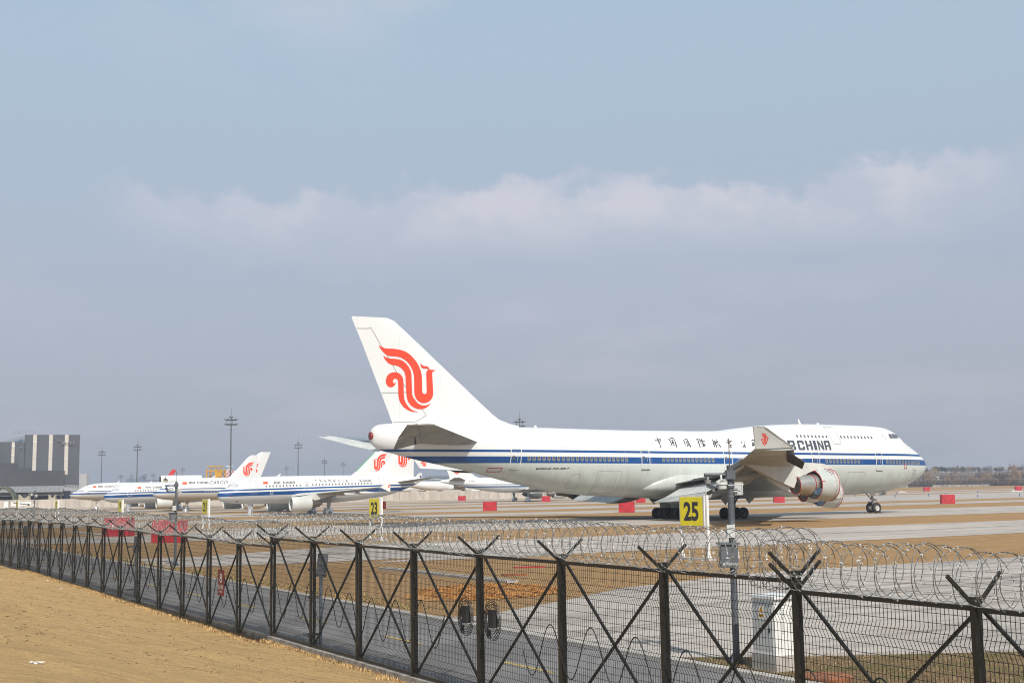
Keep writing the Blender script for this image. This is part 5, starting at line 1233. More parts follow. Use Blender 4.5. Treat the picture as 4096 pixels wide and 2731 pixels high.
# ------------------------------------------------------------------ cabinet, manhole, litter
cb_=empty('electric_cabinet',(4.42,21.25,0),R(30),'white electrical cabinet with a yellow warning label beside the grey pole','cabinet')
m=MB(); m.box((0,0,.16),(.86,.62,.34)); m.build('plinth',conc,cb_)
m=MB(); m.box((0,0,.86),(.80,.56,1.06)); m.build('body',white,cb_)
m=MB(); m.box((0,0,1.42),(.92,.68,.055)); m.build('lid',white,cb_)
m=MB(); m.box((-.40-.006,0,.88),(.012,.46,.90)); d=m.build('door',offwhite,cb_); m=MB(); m.box((-.42,-.16,.80),(.02,.025,.08)); m.build('door_handle',darkm,d)
m=MB(); m.box((-.416,.04,1.12),(.004,.16,.26)); n_=m.build('label_plate',white,cb_)
m=MB(); m.add([(-.4195,.10,1.13),(-.4195,-.02,1.13),(-.4195,.04,1.24)],[(0,1,2)]); m.add([(-.4195,.105,1.035),(-.4195,-.025,1.035),(-.4195,-.025,1.095),(-.4195,.105,1.095)],[(0,1,2,3)]); m.build('warning_triangle',mat('label orange',(.75,.36,.02),.5),n_,normals=False)
m=MB()
vs,fs=fit_text('有电危险',.095,-.015,1.045,1.085); m.add([(-.4215,x,y) for x,y in vs],fs); vs,fs=fit_text('!',.048,.030,1.15,1.205); m.add([(-.4215,x,y) for x,y in vs],fs); m.build('label_text',ink,n_,normals=False)
m=MB()
for c_ in (-.12,.16):
    for i in range(14): m.box((c_,-.285,.75+i*.033+(.04 if i>6 else 0)),(.10,.012,.012))
m.build('vents',offwhite,cb_)
cb_.scale=(.65,.98,.88)
mh=empty('manhole_cover',(4.95,20.05,.03),0,'rusty round manhole cover on the verge behind the fence','manhole cover')
m=MB(); m.lathe([(0,.42),(.06,.42),(.07,.40),(.07,.01)],28,'z'); m.build('cover',mat('rusty iron',(.25,.095,.04),.9,var=.4,vs=6,bump=.6,bs=30),mh)
for i,(u,v) in enumerate(((189,2324),(246,2355),(144,2657))):
    # litter on the embankment
    d=ray(u,v); t=5.0
    for _ in range(4000):
        p=CO+d*t; q=Vector((p.x,p.y))-F0
        if p.z<emb_z(q.dot(DF),-q.dot(NF)): break
        t+=.01
    m=MB(); rnd=random.Random(i); 
    vs=[(rnd.uniform(-.09,.09),rnd.uniform(-.06,.06),rnd.uniform(0,.05)) for _ in range(9)]; m.add(vs,[(0,1,2),(2,3,4),(4,5,6),(6,7,8),(0,3,6),(1,4,7)])
    o=m.build('litter',white,loc=p,normals=False); tag(o,['white scrap of litter on the lawn, farthest from the camera','white scrap of litter on the lawn, middle one, largest','white scrap of litter near the bottom left corner'][i],'litter','litter on the lawn')
# red cover plate and grating in the island
for nm,uv,sz,mm,lab in (('red_cover',(1280+1875/2.24,2000+602/2.24),(1.3,.35,.04),redtape,'flat red cover plate on the near grass island'),('grating',(1280+1740/2.24,2000+672/2.24),(.9,.4,.06),mat('rusty iron',(.25,.095,.04),.9),'dark iron grating on the near grass island')):
    m=MB(); m.box((0,0,sz[2]/2),sz,.2); o=m.build(nm,mm,loc=G(*uv)); tag(o,lab,nm.replace('_',' '))
# ------------------------------------------------------------------ concrete wall
wa=G(1800,2001.5); wb=wa-Vector((SD.x,SD.y,0))*300
wall=empty('concrete_wall',wa,0,'long pale precast concrete wall behind the left-facing airliners','wall')
m=MB(); L_=3.35
for i in range(-70,26):
    a=Vector((wa.x,wa.y))+SD*(i*L_); c=a+SD*(L_-.06)/2; z=tz(c.y)
    hgt=2.85-(.35 if i<-25 else 0)
    m.box((c.x-wa.x,c.y-wa.y,z+hgt/2-wa.z-.1),(L_-.06,.25,hgt+.2),math.atan2(SD.y,SD.x))
m.build('panels',wallconc,wall)
m=MB()
a=Vector((wa.x,wa.y))+SD*(-70*L_)-Vector((SN.x,SN.y))*.05; b=Vector((wa.x,wa.y))+SD*(26*L_)
mm_=MB()
for i in range(-70,26):
    c=Vector((wa.x,wa.y))+SD*((i+.5)*L_)-SN*.3; z=tz(c.y); mm_.box((c.x-wa.x,c.y-wa.y,z+.18-wa.z),(L_,.34,.4),math.atan2(SD.y,SD.x))
mm_.build('footing',conc,wall)
# pale equipment on carts behind the wall
for i,(u0,u1,v0,v1,lab) in enumerate(((1645,1672,1961,1968,'flat pale steel ramp lying behind the wall, left of three'),(1714,1750,1960,1967,'flat pale steel ramp lying behind the wall, middle of three'),(1772,1845,1958,1967,'flat pale steel ramp lying behind the wall, right of three'))):
    p=at_depth((u0+u1)/2,v1,wa.y+14); q=at_depth((u0+u1)/2,v0,wa.y+14); w_=(u1-u0)*p.y/FPX
    m=MB(); zt_=q.z-tz(p.y); m.box((0,0,zt_-.3),(w_,2.2,.5)); 
    for s_ in (-.45,.45): m.box((s_*w_,0,(zt_-.5)/2),(.3,1.8,zt_-.5))
    o=m.build('ground_equipment',mat('pale steel',(.55,.52,.46),.6,var=.15),loc=(p.x,p.y,tz(p.y))); tag(o,lab,'equipment','equipment behind the wall')
p=at_depth(1590,1966,wa.y+10); m=MB(); m.box((0,0,1.45),(.7,.6,2.9)); o=m.build('red_box',redblock,loc=(p.x,p.y,tz(p.y))); tag(o,'small red box showing above the wall under the jumbo tail','box')
# white service cart behind sign 15
p=G(76,2040); ct=empty('service_cart',(p.x,p.y-2,p.z),R(20),'white towable service cart behind the number 15 sign','cart')
m=MB(); m.box((-2.2,0,1.2),(1.0,1.6,1.9)); m.box((1.2,0,1.55),(4.6,1.4,.9)); m.build('body',white,ct)
m=MB(); 
for x_ in (-2.2,.2,2.8): 
    for y_ in (-.7,.7): m.lathe([(-.12,.01),(-.12,.35),(.12,.35),(.12,.01)],14,'y',(x_,y_,.35))
m.build('wheels',rubber,ct); m=MB(); m.beam((-.6,-.75,1.9),(3.2,-.75,1.3),.12); m.box((2.9,-.72,1.35),(.5,.06,.4)); m.build('fittings',darkm,ct)
# ------------------------------------------------------------------ hangar on the left
HY=520.; HR=at_depth(315.5,1985,HY); HD=Vector((math.cos(R(-22)),math.sin(R(-22))))*-1.0  # direction leftwards along the face
HD=Vector((-math.cos(R(20)),-math.sin(R(20)))); HN=Vector((math.sin(R(20)),-math.cos(R(20)))) # outward normal to camera
hz=tz(HY)
def HP(u,v,off=0):
    d=ray(u,v); o=Vector((CO.x,CO.y))-(Vector((HR.x,HR.y))+HN*off); n=-(o.dot(HN))/(d.x*HN.x+d.y*HN.y); p=CO+d*n
    return (Vector((p.x,p.y))-Vector((HR.x,HR.y))).dot(HD),p.z-hz
hang=empty('hangar',(HR.x,HR.y,hz),math.atan2(HD.y,HD.x),'huge dark grey clad hangar with pale translucent vertical strips','building')
clad=mat('dark grey cladding',(.070,.078,.092),.55,var=.12,vs=.15,stretch=(1,1,.2)); clad2=mat('darker grey cladding',(.048,.050,.062),.6,var=.15,vs=.15)
# local x: leftwards, local y: away from HN? (HD x up)
ysg=1 if Vector((-HD.y,HD.x)).dot(HN)<0 else -1   # +ysg*y goes into the building
zz_=lambda x,y:(x/5.88,1650+y/5.88)
def hbox(name,u0,v0,u1,v1,dep,m_,off=0,to_ground=False,par=hang,front=0):
    x0,z1=HP(*zz_(u0,v0)); x1,z0=HP(*zz_(u1,v1)); z0=0 if to_ground else z0
    m=MB(); m.box(((x0+x1)/2,ysg*(dep/2-front),(z0+z1)/2),(abs(x1-x0),dep,z1-z0)); return m.build(name,m_,par)
hbox('main_hall',585,518,1855,1500,60,clad,to_ground=True)
hbox('low_hall',-900,688,583,1500,60,clad,to_ground=True)
hbox('annex',-900,1385,1520,1500,8,clad2,to_ground=True,front=7)
hbox('annex',-900,1312,722,1384,7,clad2,front=6.5); hbox('annex',-200,1192,402,1311,5,mat('louvred cladding',(.055,.055,.062),.7,var=.3,vs=.8,stretch=(.1,1,4)),front=5)
strip=mat('translucent pale strip',(.56,.53,.47),.5,var=.10,vs=.9,stretch=(.2,.2,3))
for u0,v0,u1,v1 in ((278,690,350,1190),(783,519,860,1384),(1158,519,1236,1384),(1528,519,1606,1460)):
    u1=u0+(u1-u0)*.78
    s_=hbox('translucent_strip',u0,v0,u1,v1,.3,strip,front=.25)
    f=MB(); x0,z1=HP(*zz_(u0,v0)); x1,z0=HP(*zz_(u1,v1)); 
    zc=z1-3
    for zz2 in [z1-(z1-z0)*q for q in (.2,.62)]: f.box(((x0+x1)/2,-ysg*.33,zz2),(abs(x1-x0),.1,.25))
    f.build('strip_band',white,s_)
# sloping rooflight wedge
x0,z0=HP(*zz_(583,517)); x1,z1=HP(*zz_(-400,760)); xb,zb=HP(*zz_(583,690))
m=MB(); m.prism([(x0,z0),(x1,z1),(x1,zb),(x0,zb)],ysg*8,ysg*50); m.build('sloping_roof',mat('pale roof sheet',(.24,.27,.30),.5,var=.1),hang)
m=MB()
for i in range(9):
    f=i/9; xx=x0+(x1-x0)*f*.62; zt_=z0+(z1-z0)*f*.62-1.5
    if zt_>zb: m.box((xx+1.0,ysg*7.8,(zb+zt_)/2),(2.0,.3,max(.3,zt_-zb)))
m.build('clerestory_glass',mat('clerestory glass',(.16,.22,.30),.2),hang)
m=MB(); xr,zr_=HP(*zz_(605,510)); 
for q in (-3.2,0,2.5,5): m.beam((xr+q,ysg*2,zr_),(xr+q,ysg*2,zr_+1.7),.10)
for q in (.8,1.7): m.beam((xr-3.2,ysg*2,zr_+q),(xr+5,ysg*2,zr_+q),.08)
m.build('roof_railing',polem,hang)
lamp=mat('pale lamp housing',(.36,.35,.32),.5)
m=MB()
for x_,y_ in ((1480,700),(1480,733),(1545,700),(1545,733),(1605,700),(1605,733),(1665,700),(1665,733),(1728,700),(1728,733),(1384,651),(500,820),(608,1300),(1378,1374)):
    a,b=HP(*zz_(x_,y_)); m.box((a,-ysg*.6,b),(.5,.8,.3))
m.build('wall_lamps',lamp,hang)
bx=at_depth(1905/5.88,1900,560); m=MB(); m.box((.3,1.5,9.5),(4.6,3,19)); o=m.build('white_building',mat('pale grey render',(.50,.51,.52),.7,var=.08),loc=(bx.x,bx.y,tz(bx.y))); o.location.z=0; tag(o,'small plain white block building at the right end of the dark hangar','building')
b_=at_depth(1905/5.88,1650+1438/5.88,560); o.data.transform(Matrix.Diagonal((1,1,(b_.z)/19.0,1)))
# canopy workshop behind wall
CY=430.; c0=at_depth(262,1960,CY)
cz=lambda a,b:(a/7.127,1880+b/7.127)
can=empty('workshop_canopy',(c0.x,c0.y,tz(CY)),R(4),'low workshop canopy with a ribbed grey roof in front of the dark hangar','building')
eave=at_depth(*cz(1850,590),CY).z-tz(CY); ridge=at_depth(*cz(1770,470),CY).z-tz(CY)+.4; Wd=52
m=MB(); m.add([(-Wd,-3,eave),(0,-3,eave),(-1.5,4,ridge),(-Wd,4,ridge),(-Wd,-3,eave-.35),(0,-3,eave-.35),(-1.5,4,ridge-.35),(-Wd,4,ridge-.35)],[(0,1,2,3),(7,6,5,4),(0,4,5,1),(1,5,6,2),(2,6,7,3)])
rf=m.build('roof',mat('grey roof sheet',(.25,.25,.245),.6,var=.15),can); m=MB()
for i in range(34): x_=-i*1.55; m.beam((x_,-3,eave+.04),(x_-1.5,4,ridge+.04),.16,.12)
m.build('roof_ribs',mat('grey roof rib',(.17,.17,.17),.6),rf)
m=MB()
for x_ in (-.8,-13,-26,-39): m.box((x_,-2,eave/2),(.4,.4,eave))
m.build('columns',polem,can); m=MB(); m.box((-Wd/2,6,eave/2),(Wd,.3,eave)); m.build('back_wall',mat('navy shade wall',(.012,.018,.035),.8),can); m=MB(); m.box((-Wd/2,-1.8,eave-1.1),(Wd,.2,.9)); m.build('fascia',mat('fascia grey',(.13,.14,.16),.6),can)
cradle=mat('beige cradle',(.42,.38,.28),.7)
for i,(u0,u1,lab) in enumerate(((545,860,'large beige engine cradle with a curved top under the canopy, left one'),(1400,1590,'smaller beige engine cradle under the canopy, right one'))):
    pa=at_depth(*cz(u0,800),CY-8); pb_=at_depth(*cz(u1,800),CY-8); w_=pb_.x-pa.x; zt_=at_depth(*cz(u0,690),CY-8).z
    n=10; z0=tz(CY)-.3; pts=[(0,z0),(w_,z0),(w_,zt_)]+[(w_*(1-j/n),zt_-(zt_-2.9)*.8*math.sin(math.pi*j/n)) for j in range(1,n)]+[(0,zt_)]
    m=MB(); m.prism(pts,-.6,.6); o=m.build('engine_cradle',cradle,loc=(pa.x,CY-8,0)); tag(o,lab,'cradle','engine cradles')
# big steel half ring
pr_=at_depth(55/7.127,1880+800/7.127,CY-14); rx=(430-55)/7.127*(CY-14)/FPX; rzh=at_depth(30,1880+455/7.127,CY-14).z-tz(CY)
m=MB(); n=24
for s_,r0,r1 in ((0,1.0,.90),):
    vs=[]
    for i in range(n+1):
        a=math.pi*i/n
        for rr,y in ((1,0),(1,3),(.9,3),(.86,0)): vs.append((rx*rr*math.cos(a),y,rzh*rr*math.sin(a)))
    m.add(vs,[(i*4+j,i*4+(j+1)%4,(i+1)*4+(j+1)%4,(i+1)*4+j) for i in range(n) for j in range(4)])
ra=m.build('steel_arch',mat('olive steel arch',(.10,.11,.075),.6,.3,var=.35,vs=1),loc=(pr_.x,CY-14,tz(CY))); tag(ra,'big olive steel half ring standing left of the canopy','arch')
m=MB()
for i in range(1,26):
    a=math.pi*i/26; m.box((rx*.97*math.cos(a),-.1,rzh*.97*math.sin(a)),(.22,.2,.22))
m.build('ring_bolts',cradle,ra)
# grandstand-like steel racks
p=at_depth(*cz(1830,620),470); q=at_depth(*cz(2240,620),470); w_=q.x-p.x; rk=MB()
for i in range(6):
    z=at_depth(*cz(1900,440+i*33),470).z; rk.box((w_/2-(.1*w_ if i==0 else 0),0,z),(w_*(.5 if i==0 else 1),.5,.25))
for i in range(7): rk.box((w_*i/6,.3,3.5),(.2,.2,9))
o=rk.build('steel_racks',mat('pale rack',(.42,.43,.46),.5),loc=(p.x,470,0)); tag(o,'tall pale steel racks right of the canopy','rack')
# ------------------------------------------------------------------ floodlight masts
def mast(u,vtop,H,lab,small=False):
    # distance from apparent height
    Y=300.
    for _ in range(60):
        z=at_depth(u,vtop,Y).z-tz(Y); Y*=(H/z)**.7 if z>0 else 1.1
    p=at_depth(u,vtop,Y); r=empty('floodlight_mast',(p.x,p.y,tz(p.y)),random.uniform(-.3,.3),lab,'mast','floodlight masts on the horizon')
    hc=H-2.6; m=MB(); m.cyl((0,0,0),(0,0,hc),.34,.16,10); m.build('pole',mat('mast grey',(.085,.095,.10),.6),r,smooth=True)
    m=MB(); m.lathe([(H-.5,.12),(H-.25,.7),(H,.6),(H+.05,.05)],12,'z'); m.cyl((0,0,hc),(0,0,H+(3 if not small else 0)),.10,.03,6)
    for z,rr in ((hc+.1,2.1),(hc+1.5,2.1)):
        m.tube([(rr*.72*math.cos(a),rr*.72*math.sin(a),z) for a in [i*math.pi/8 for i in range(17)]],.09,4)
    for i in range(4): a=i*math.pi/2+.4; m.beam((1.5*math.cos(a),1.5*math.sin(a),hc+.1),(1.5*math.cos(a),1.5*math.sin(a),hc+1.5),.10)
    m.beam((-1.5,0,hc+.1),(1.5,0,hc+.1),.12); m.beam((-1.5,0,hc+1.5),(1.5,0,hc+1.5),.12)
    hd=m.build('lamp_ring',mat('mast grey',(.085,.095,.10),.6),r); m=MB()
    for z in (hc-.05,hc+1.45):
        for i in range(10):
            a=i*math.pi/5; c,s_=math.cos(a),math.sin(a); m.beam((c*1.4,s_*1.4,z),(c*2.2,s_*2.2,z+.28),.42,.18)
    m.build('floodlights',mat('lamp housing',(.10,.115,.115),.5),hd)
    return r
for u,v,H,lab in ((925,1665.5,27,'tallest floodlight mast, rising behind the CARGO freighter'),(550.6,1778,27,'floodlight mast above the second airliner nose'),(408,1800.7,27,'floodlight mast right of the white block building'),(275,1817,27,'floodlight mast standing in front of the dark hangar'),(1193,1770,27,'floodlight mast above the nearest left-facing airliner'),(2078,1675,27,'floodlight mast head just above the jumbo rear fuselage'),(1146,1864.5,25,'small far mast left of the mast above the nearest airliner'),(1298,1838,25,'far mast between the nearest airliner and the jumbo tailplane, left one'),(1372.6,1850,25,'far mast between the nearest airliner and the jumbo tailplane, right one'),(731,1869.5,25,'far mast left of the yellow gantry'),(1047,1849,25,'far mast whose pole shows right of the overlapping phoenix fins')):
    mast(u,v,H,lab)
for i,(u,v) in enumerate(((527,1899),(484,1899),(580,1895),(613,1893),(745,1900))): mast(u,v,20,['tiny hazy mast under the second tall mast','tiny hazy mast, leftmost of the hazy ones','tiny hazy mast left of the fuselage tube, first of two','tiny hazy mast left of the fuselage tube, second of two','tiny hazy antenna mast beside the far mast left of the gantry'][i],True)
# yellow gantry
zg=lambda a,b:(780+a/7.84,1820+b/7.84)
YG=470.; g0=at_depth(*zg(365,700),YG); g1=at_depth(*zg(665,340),YG); g2=at_depth(*zg(850,340),YG)
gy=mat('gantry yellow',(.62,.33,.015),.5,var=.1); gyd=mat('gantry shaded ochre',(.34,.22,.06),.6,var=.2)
gt=empty('yellow_gantry',(g0.x,YG,tz(YG)),R(-5),'yellow steel lattice gantry tower behind the CARGO freighter','gantry')
w1=g1.x-g0.x; w2=g2.x-g1.x; Hh=g1.z-tz(YG); D_=4.0
m=MB()
for (x_,y_) in ((0,0),(w1,0),(w1+w2,0),(w1+w2,D_),(0,D_),(w1,D_)): m.beam((x_,y_,0),(x_,y_,Hh-1.2),.5,.5)
for y_ in (0,D_): m.beam((0,y_,Hh),(w1+w2-.6,y_,Hh),.3); m.beam((0,y_,Hh-1.8),(w1+w2,y_,Hh-1.8),.3)
for x_ in (0,w1,w1+w2): m.beam((x_,0,Hh-1.8),(x_,D_,Hh-1.8),.3)
m.build('frame',gy,gt)
m=MB(); nb=6
for j in range(5):
    z0=Hh-1.8-j*2.4; z1=z0-2.4
    if z1<0: break
    m.beam((w1,0,z0),(w1+w2,0,z1),.18); m.beam((w1,0,z1),(w1+w2,0,z1),.18); m.beam((w1+w2,0,z0),(w1+w2,D_,z1),.18); m.beam((0,D_,z0),(w1*.5,D_,z1),.18); m.beam((0,D_,z1),(w1*.5,D_,z0),.18)
for j in range(nb): f0=j/nb; m.beam(((w1+w2)*f0,0,Hh-1.8),((w1+w2)*(f0+1/nb),0,Hh),.16); m.beam(((w1+w2)*f0,D_,Hh),((w1+w2)*(f0+1/nb),D_,Hh-1.8),.16)
m.beam((w1*.55,D_,0),(w1*.95,D_*.5,Hh-1.8),.3); m.build('bracing',gyd,gt)
m=MB(); m.box((w1+.25,-.1,Hh/2-1),(1.1,.4,Hh-2)); m.box((w1+1.2,-.1,Hh-3.2),(2.4,.3,1.6)); m.build('yellow_column_cladding',gy,gt)
# chequered radar tower
YT=760.; t0=at_depth(*zg(920,700),YT); t1=at_depth(*zg(1280,485),YT)
tw_=empty('radar_tower',((t0.x+t1.x)/2,YT,tz(YT)),R(12),'hazy red and white chequered radar building left of the overlapping fins','building'); w_=t1.x-t0.x; Ht=t1.z-tz(YT)
mr=mat('chequer red',(.55,.16,.17),.7,var=.1); mw=mat('chequer white',(.72,.70,.69),.7,var=.05)
m=MB(); m.box((0,0,Ht/2),(w_*.92,w_*.6,Ht)); m.build('walls',mw,tw_)
m=MB(); nb=6; cw=w_*.92/nb
for j in range(6):
    for i in range(nb):
        if (i+j)%2==0: m.box((-w_*.46+cw*(i+.5),-w_*.3,Ht-cw*(j+.5)),(cw,.3,cw))
m.build('chequers',mr,tw_)
m=MB(); m.box((-.5,0,Ht+w_*.09),(w_*.38,w_*.3,w_*.18)); m.build('roof_room',mat('roof room grey',(.45,.46,.46),.6),tw_); m=MB(); m.cyl((-.3,0,Ht+w_*.18),(-.3,0,Ht+w_*.38),.35,.35,8); m.box((-.3,0,Ht+w_*.42),(w_*.62,1,.5)); m.build('radar_bar',white,tw_)
# grey terminal blocks between the tails
for i,(u0,u1,v0,Y,lab) in enumerate(((1727,1800,1908,720,'grey flat-roofed far building between the tails, left block'),(1800,1868,1909,760,'grey flat-roofed far building between the tails, right block'))):
    a=at_depth(u0,v0,Y); b=at_depth(u1,v0,Y); m=MB(); m.box(((b.x-a.x)/2,6,(a.z)/2),(b.x-a.x,12,a.z)); bo=m.build('far_building',mat('far building grey',(.13,.15,.18),.7,var=.1),loc=(a.x,Y,0)); tag(bo,lab,'building','far grey buildings')
    m=MB()
    for j in range(5): m.box(((b.x-a.x)*(.12+.18*j),-.05,a.z-3.4),(1.2,.2,1.1))
    m.build('window',glassd,bo)
# city silhouettes
random.seed(21)
cityL=[(507,565,1914,2300),(556,566,1903,2350),(565,640,1918,2250),(1700,1900,1902,2300)]
cityR=[(3866,3884,1868,2200),(3884,3932,1866,2150),(3910,3930,1864,2240),(3932,3958,1868,2300),(3955,3970,1867,2200),(3970,4041,1866,2150)]
labs=['hazy blue apartment block on the left horizon','slender hazy tower on the left horizon','low hazy block right of the slender tower','long hazy roofline between the tails','hazy pale block above the right-hand shrubs, first from the left','hazy pale block above the right-hand shrubs, widest on the left','hazy roof house on top of the pale block','hazy blue-grey block in the middle of the right group','narrow blue block beside the long pale building','long pale building at the right horizon']
for i,(u0,u1,v0,Y) in enumerate(cityL+cityR):
    a=at_depth(u0,v0,Y); b=at_depth(u1,v0,Y); w_=b.x-a.x; h_=a.z; m=MB(); m.box((w_/2,15,h_/2),(w_,30,h_)); bo=m.build('city_block',mat('city pale',(.34,.34,.33),.8,var=.1) if i not in (0,1,2,3,8,4) else mat('city blue grey',(.12,.16,.22),.8,var=.1),loc=(a.x,Y,0)); tag(bo,labs[i],'building','hazy buildings on the horizon')
    m=MB(); nx_=max(2,int(w_/8))
    for j in range(nx_):
        for k_ in range(1,4):
            if h_-k_*7>10: m.box((w_*(j+.5)/nx_,-.1,h_-k_*7),(3.2,.3,2.2))
    if m.v: m.build('windows',glassd,bo)
# ------------------------------------------------------------------ far fences, vegetation
def far_fence(Y,u0,u1,h,lab,base=None):
    p0=at_depth(u0,1950,Y); p1=at_depth(u1,1950,Y); z=tz(Y) if base is None else base
    r=empty('far_fence',(p0.x,Y,z),0,lab,'fence','far boundary fences'); n=int((p1.x-p0.x)/3.0)
    m=MB()
    for i in range(n+1): m.box((i*3.0,0,h/2),(.26,.26,h))
    m.build('posts',fencem,r); m=MB(); m.beam((0,0,h),(n*3,0,h),.22); m.beam((0,0,.1),(n*3,0,.1),.12)
    for i in range(n*8): m.box((i*.375,.0,h/2),(.09,.02,h))
    m.build('mesh',fencem,r)
    m=MB(); rnd=random.Random(int(Y))
    pts=[(i*.12,.35*math.cos(i*.9),h+.55+.38*math.sin(i*.9)) for i in range(int(n*3/.12))]; m.tube(pts,.045,3); m.build('razor_coil',galv,r,normals=False)
far_fence(690,3560,4200,3.1,'dark far fence with razor wire at the foot of the right-hand shrubs')
far_fence(775,3560,4260,3.0,'second far fence higher up behind the right-hand shrubs',base=5.2)
m=MB(); p0=at_depth(3730,1960,672); p1=at_depth(3960,1960,672); m.box(((p1.x-p0.x)/2,0,.55),(p1.x-p0.x,.6,1.1)); o=m.build('stone_wall',mat('grey stone wall',(.30,.30,.28),.9,var=.5,vs=.9),loc=(p0.x,672,tz(672))); tag(o,'low grey stone wall in front of the far fence, long right piece','wall')
m=MB(); p0=at_depth(3560,1960,676); p1=at_depth(3632,1960,676); m.box(((p1.x-p0.x)/2,0,.55),(p1.x-p0.x,.6,1.1)); o=m.build('stone_wall',mat('grey stone wall',(.30,.30,.28),.9),loc=(p0.x,676,tz(676))); tag(o,'short grey stone wall under the jumbo nose','wall')
# raised scrubland behind the fences
hl=MB(); xs_=[i*15 for i in range(-20,75)]; ys=[700,730,770,830,900,980,1100]
def hz_(x,y): e=smooth((y-715)/170.); return 2.0+e*(9.2+.8*math.sin(x*.021+1)+.5*math.sin(x*.07))
vs=[(x,y,hz_(x,y)) for y in ys for x in xs_]; n=len(xs_); hl.add(vs,[(i*n+j,i*n+j+1,(i+1)*n+j+1,(i+1)*n+j) for i in range(len(ys)-1) for j in range(n-1)])
tag(hl.build('scrub_hill',mat('brown scrub ground',(.20,.135,.085),.95,var=.4,vs=.05,stretch=(.6,2,1),color2=(.095,.07,.055)),smooth=True),kind='structure')
vegm=[mat('bare brown twigs',(.075,.052,.042),.95,var=.4,vs=.4),mat('straw reeds',(.26,.175,.10),.95,var=.35,vs=.4),mat('dark evergreen leaves',(.035,.05,.024),.9,var=.4,vs=.5),mat('purple grey twigs',(.095,.072,.068),.95,var=.3,vs=.4)]
def clump(mb,cx,cy,z0,w,h,n,mi,s=.35,upright=.5):
    for i in range(n):
        a=random.uniform(0,6.28); r=math.sqrt(random.random())*w; f=random.random()**.8
        x=cx+r*math.cos(a)*(1-.35*f); y=cy+r*math.sin(a)*(1-.35*f)*.6; z=z0+f*h*(.75+.25*math.sin(a*3+cx)); q=s*random.uniform(.5,1.3)
        dx,dz=random.uniform(-1,1)*q*(1-upright),q*(1+upright*1.6)
        mb.add([(x-q*.35,y,z-q*.3),(x+q*.35,y+q*.2,z-q*.2),(x+dx,y+random.uniform(-q,q)*.4,z+dz)],[(0,1,2)],mi)
random.seed(5)
th=MB()
for i in range(900):
    row=random.choice((0,0,0,1,1,2,3)); y=(697,735,800,905)[row]+random.uniform(-6,14); x=random.uniform(-20,360)*y/700.; h=random.uniform(1.6,3.6)*(1+.25*row)
    mi=random.choice((0,0,0,3,3,1)); clump(th,x,y,hz_(x,y)-.3,random.uniform(2.5,5),h,95 if x>100 else 40,mi,.42,.6 if mi!=1 else .9)
tag(th.build('thicket',vegm,normals=False),'continuous brown leafless thicket on the far bank','thicket',kind='stuff')
def shrub(u,v,Y,w,h,mi,lab,name='dry_bush',cat='bush',group='bushes on the far bank'):
    p=at_depth(u,v,Y); r=empty(name,(p.x,Y,hz_(p.x,Y)),0,lab,cat,group); m=MB(); 
    nb=5
    for k_ in range(nb): a=6.28*k_/nb; clump(m,math.cos(a)*w*.35,math.sin(a)*w*.3,0+.12*h,w*.62,h*random.uniform(.65,1),170,mi,.38*max(.8,w/4),.85 if mi==1 else .35)
    m.build('foliage',vegm,r,normals=False); m=MB()
    for k_ in range(5): a=6.28*k_/5; m.cyl((0,0,0),(math.cos(a)*w*.4,math.sin(a)*w*.3,h*.6),.12,.03,5)
    m.build('stems',vegm[0],r)
zc=lambda x,y:(3600+x/4.742,1820+y/4.742)
for i,(x_,y_,Y,w,h,mi,lab) in enumerate(((540,500,702,3.2,9.0,1,'tall straw reed clump above the left small red block'),(905,560,700,2.6,6.5,1,'straw reed clump right of the little camera mast'),(1100,600,696,2.2,3.8,1,'low straw clump against the far fence, centre'),(1340,470,745,3.4,6.0,1,'pale reed clump behind the far fence, centre right'),(1640,450,748,3.8,7.5,1,'pale reed clump left of the dark rounded bush'),(1500,600,697,2.2,4.0,1,'low straw clump near the end of the stone wall'),(2200,480,700,4.0,11.0,1,'tallest straw reed clump above the right small red block'),(1930,440,742,7.0,7.5,0,'dark rounded bush left of the yellow spot'),(270,480,702,3.0,5.5,1,'straw clump just right of the jumbo nose'),(1820,620,696,2.4,4.2,1,'low straw clump beside the right small red block'),(2070,610,697,2.4,5.0,1,'straw clump under the tallest reeds'))):
    shrub(*zc(x_,y_),Y,w,h,mi,lab)
def tree(u,Y,h,w,mi,lab,bare=False):
    p=at_depth(u,1900,Y); z=hz_(p.x,Y); r=empty('tree',(p.x,Y,z),0,lab,'tree','trees on the right horizon')
    m=MB(); m.cyl((0,0,0),(.2,0,h*.75),.32,.10,7)
    for k_ in range(7): a=random.uniform(0,6.28); f=.25+.09*k_; m.cyl((.1,0,h*f),(math.cos(a)*w*.7,math.sin(a)*w*.5,h*(f+.28)),.13,.03,5)
    m.build('trunk',vegm[0],r); m=MB()
    for k_ in range(9):
        a=random.uniform(0,6.28); rr=random.uniform(.1,.75)*w; clump(m,math.cos(a)*rr,math.sin(a)*rr*.7,h*random.uniform(.25,.72),w*.42,h*.30,60 if bare else 130,mi,.45,.3)
    m.build('crown',vegm,r,normals=False)
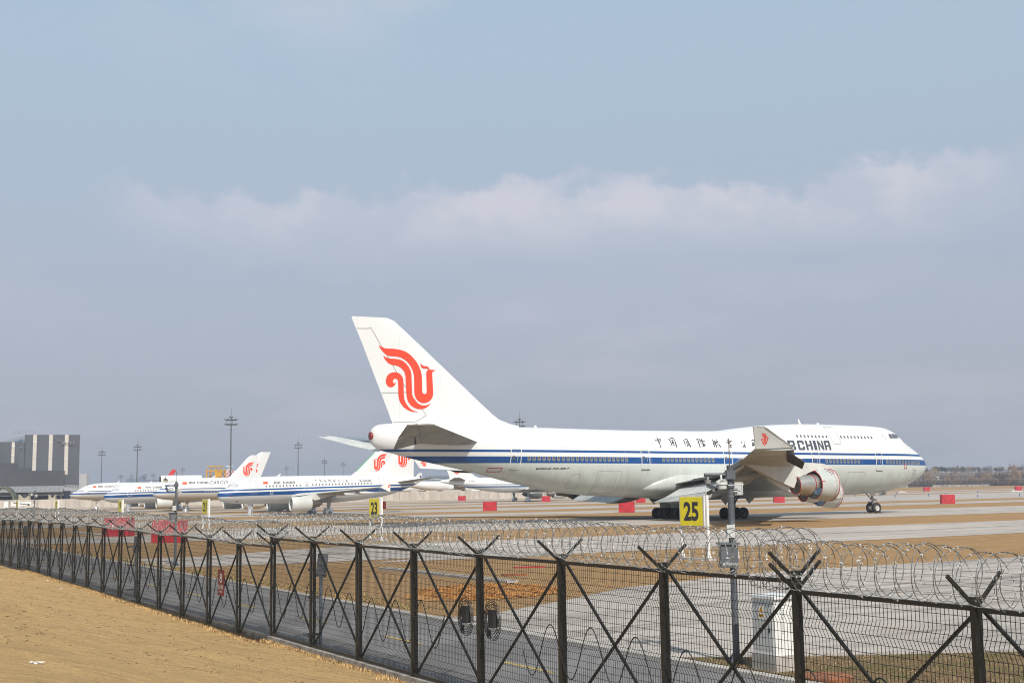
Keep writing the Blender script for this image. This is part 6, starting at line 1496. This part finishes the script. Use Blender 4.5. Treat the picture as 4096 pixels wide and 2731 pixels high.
for (u,Y,h,w,mi,lab) in ((3738,930,9,5.5,2,'dark green tree at the left end of the horizon tree group'),(3752,940,10,6,2,'dark green tree, second in the horizon group'),(3768,935,9.5,5.5,2,'dark green tree, third in the horizon group'),(3785,930,8.5,5,2,'small dark green tree ending the left horizon group'),(3808,960,11,6.5,3,'round grey leafless tree between the green groups'),(3828,950,8.5,5,2,'dark green tree right of the round leafless tree'),(3850,940,9.5,5.5,2,'dark green tree just left of the hazy buildings'),(3890,980,9,6,3,'sparse bare tree in front of the pale block'),(3915,985,9,6,3,'sparse bare tree before the centre of the hazy buildings'),(3945,990,8,6,3,'bare tree before the narrow blue block'),(3985,985,8.5,6,3,'bare tree before the long pale building, left'),(4010,980,9,6,3,'bare tree before the long pale building, right'),(4050,960,9.5,6.5,3,'bare tree right of the long pale building'),(4085,960,8.5,6,3,'bare tree at the right edge of the picture'),(3700,960,7,5,3,'low bare tree left of the green horizon group')): tree(u,Y,h*.5,w*.62,mi,lab,mi==3)
# small camera mast by the far fence
p=at_depth(*zc(735,620),680); r=empty('lamp_mast',(p.x,680,tz(680)),0,'small white-topped camera mast before the far fence','mast'); m=MB(); m.cyl((0,0,0),(0,0,5.2),.14,.10,8); m.build('pole',polem,r); m=MB(); m.box((-.3,0,5.4),(1.0,.4,.45)); m.box((-.1,0,4.4),(.5,.4,.4)); m.build('camera_head',white,r)
# blue edge lights
bb=None
for i,(u,v,lab) in enumerate(((*zc(455,715),'blue marker post, leftmost on the far taxiway edge'),(*zc(541,778),'blue marker post just left of the large red block'),(*zc(854,750),'blue marker post showing above the large red block'),(*zc(1466,712),'blue marker post, left of the close pair'),(*zc(1497,712),'blue marker post, right of the close pair'),(*zc(1478,803),'blue marker post on the pale concrete below the close pair'),(*zc(2266,780),'blue marker post nearest the right edge'),(3420,1986,'blue marker post left of the nose wheel'),(3587,1978,'blue marker post right of the nose wheel'),(3581,1988,'blue and white marker post right of the nose wheel'))):
    p=G(u,v)
    if bb is None:
        bb=empty('marker_light',p,0); m=MB(); m.cyl((0,0,0),(0,0,.5),.07,.07,8); m.lathe([(.5,.12),(.62,.12),(.66,.02)],8,'z'); m.box((0,0,.02),(.4,.4,.05)); m.build('post',bluem,bb); o=bb
    else: o=copy_tree(bb,p,0,lab)
    tag(o,lab,'marker light','blue taxiway edge lights')
for i,(u,v,w_) in enumerate(((3612,1970,2.6),(4070,1967,3.6))):
    p=G(u,v); m=MB(); m.beam((-w_/2,0,.22),(w_/2,.6,.22),.14,.14); m.beam((-w_/2,0,.1),(-w_/2+1,0,.6),.2); o=m.build('tow_bar',white,loc=p); tag(o,['white tow bar lying on the taxiway right of the nose wheel','white and dark tow bar lying near the right edge'][i],'tow bar')
# ------------------------------------------------------------------ hazy air
hb=MB(); hb.box((0,1365,23),(3100,2850,52)); hz_o=hb.build('haze',None or mat('dummy',(1,1,1)))
hm=bpy.data.materials.new('hazy air'); hm.use_nodes=True; t=hm.node_tree; t.nodes.clear(); v=N(t,'ShaderNodeVolumePrincipled'); v.inputs['Color'].default_value=(.80,.86,.97,1); v.inputs['Density'].default_value=.00036; v.inputs['Anisotropy'].default_value=.2
out=N(t,'ShaderNodeOutputMaterial'); t.links.new(v.outputs[0],out.inputs['Volume']); hz_o.data.materials.clear(); hz_o.data.materials.append(hm); hz_o['kind']='stuff'; hz_o['label']='pale even haze filling the air over the airfield'
bpy.data.materials.remove(MATS['dummy'])
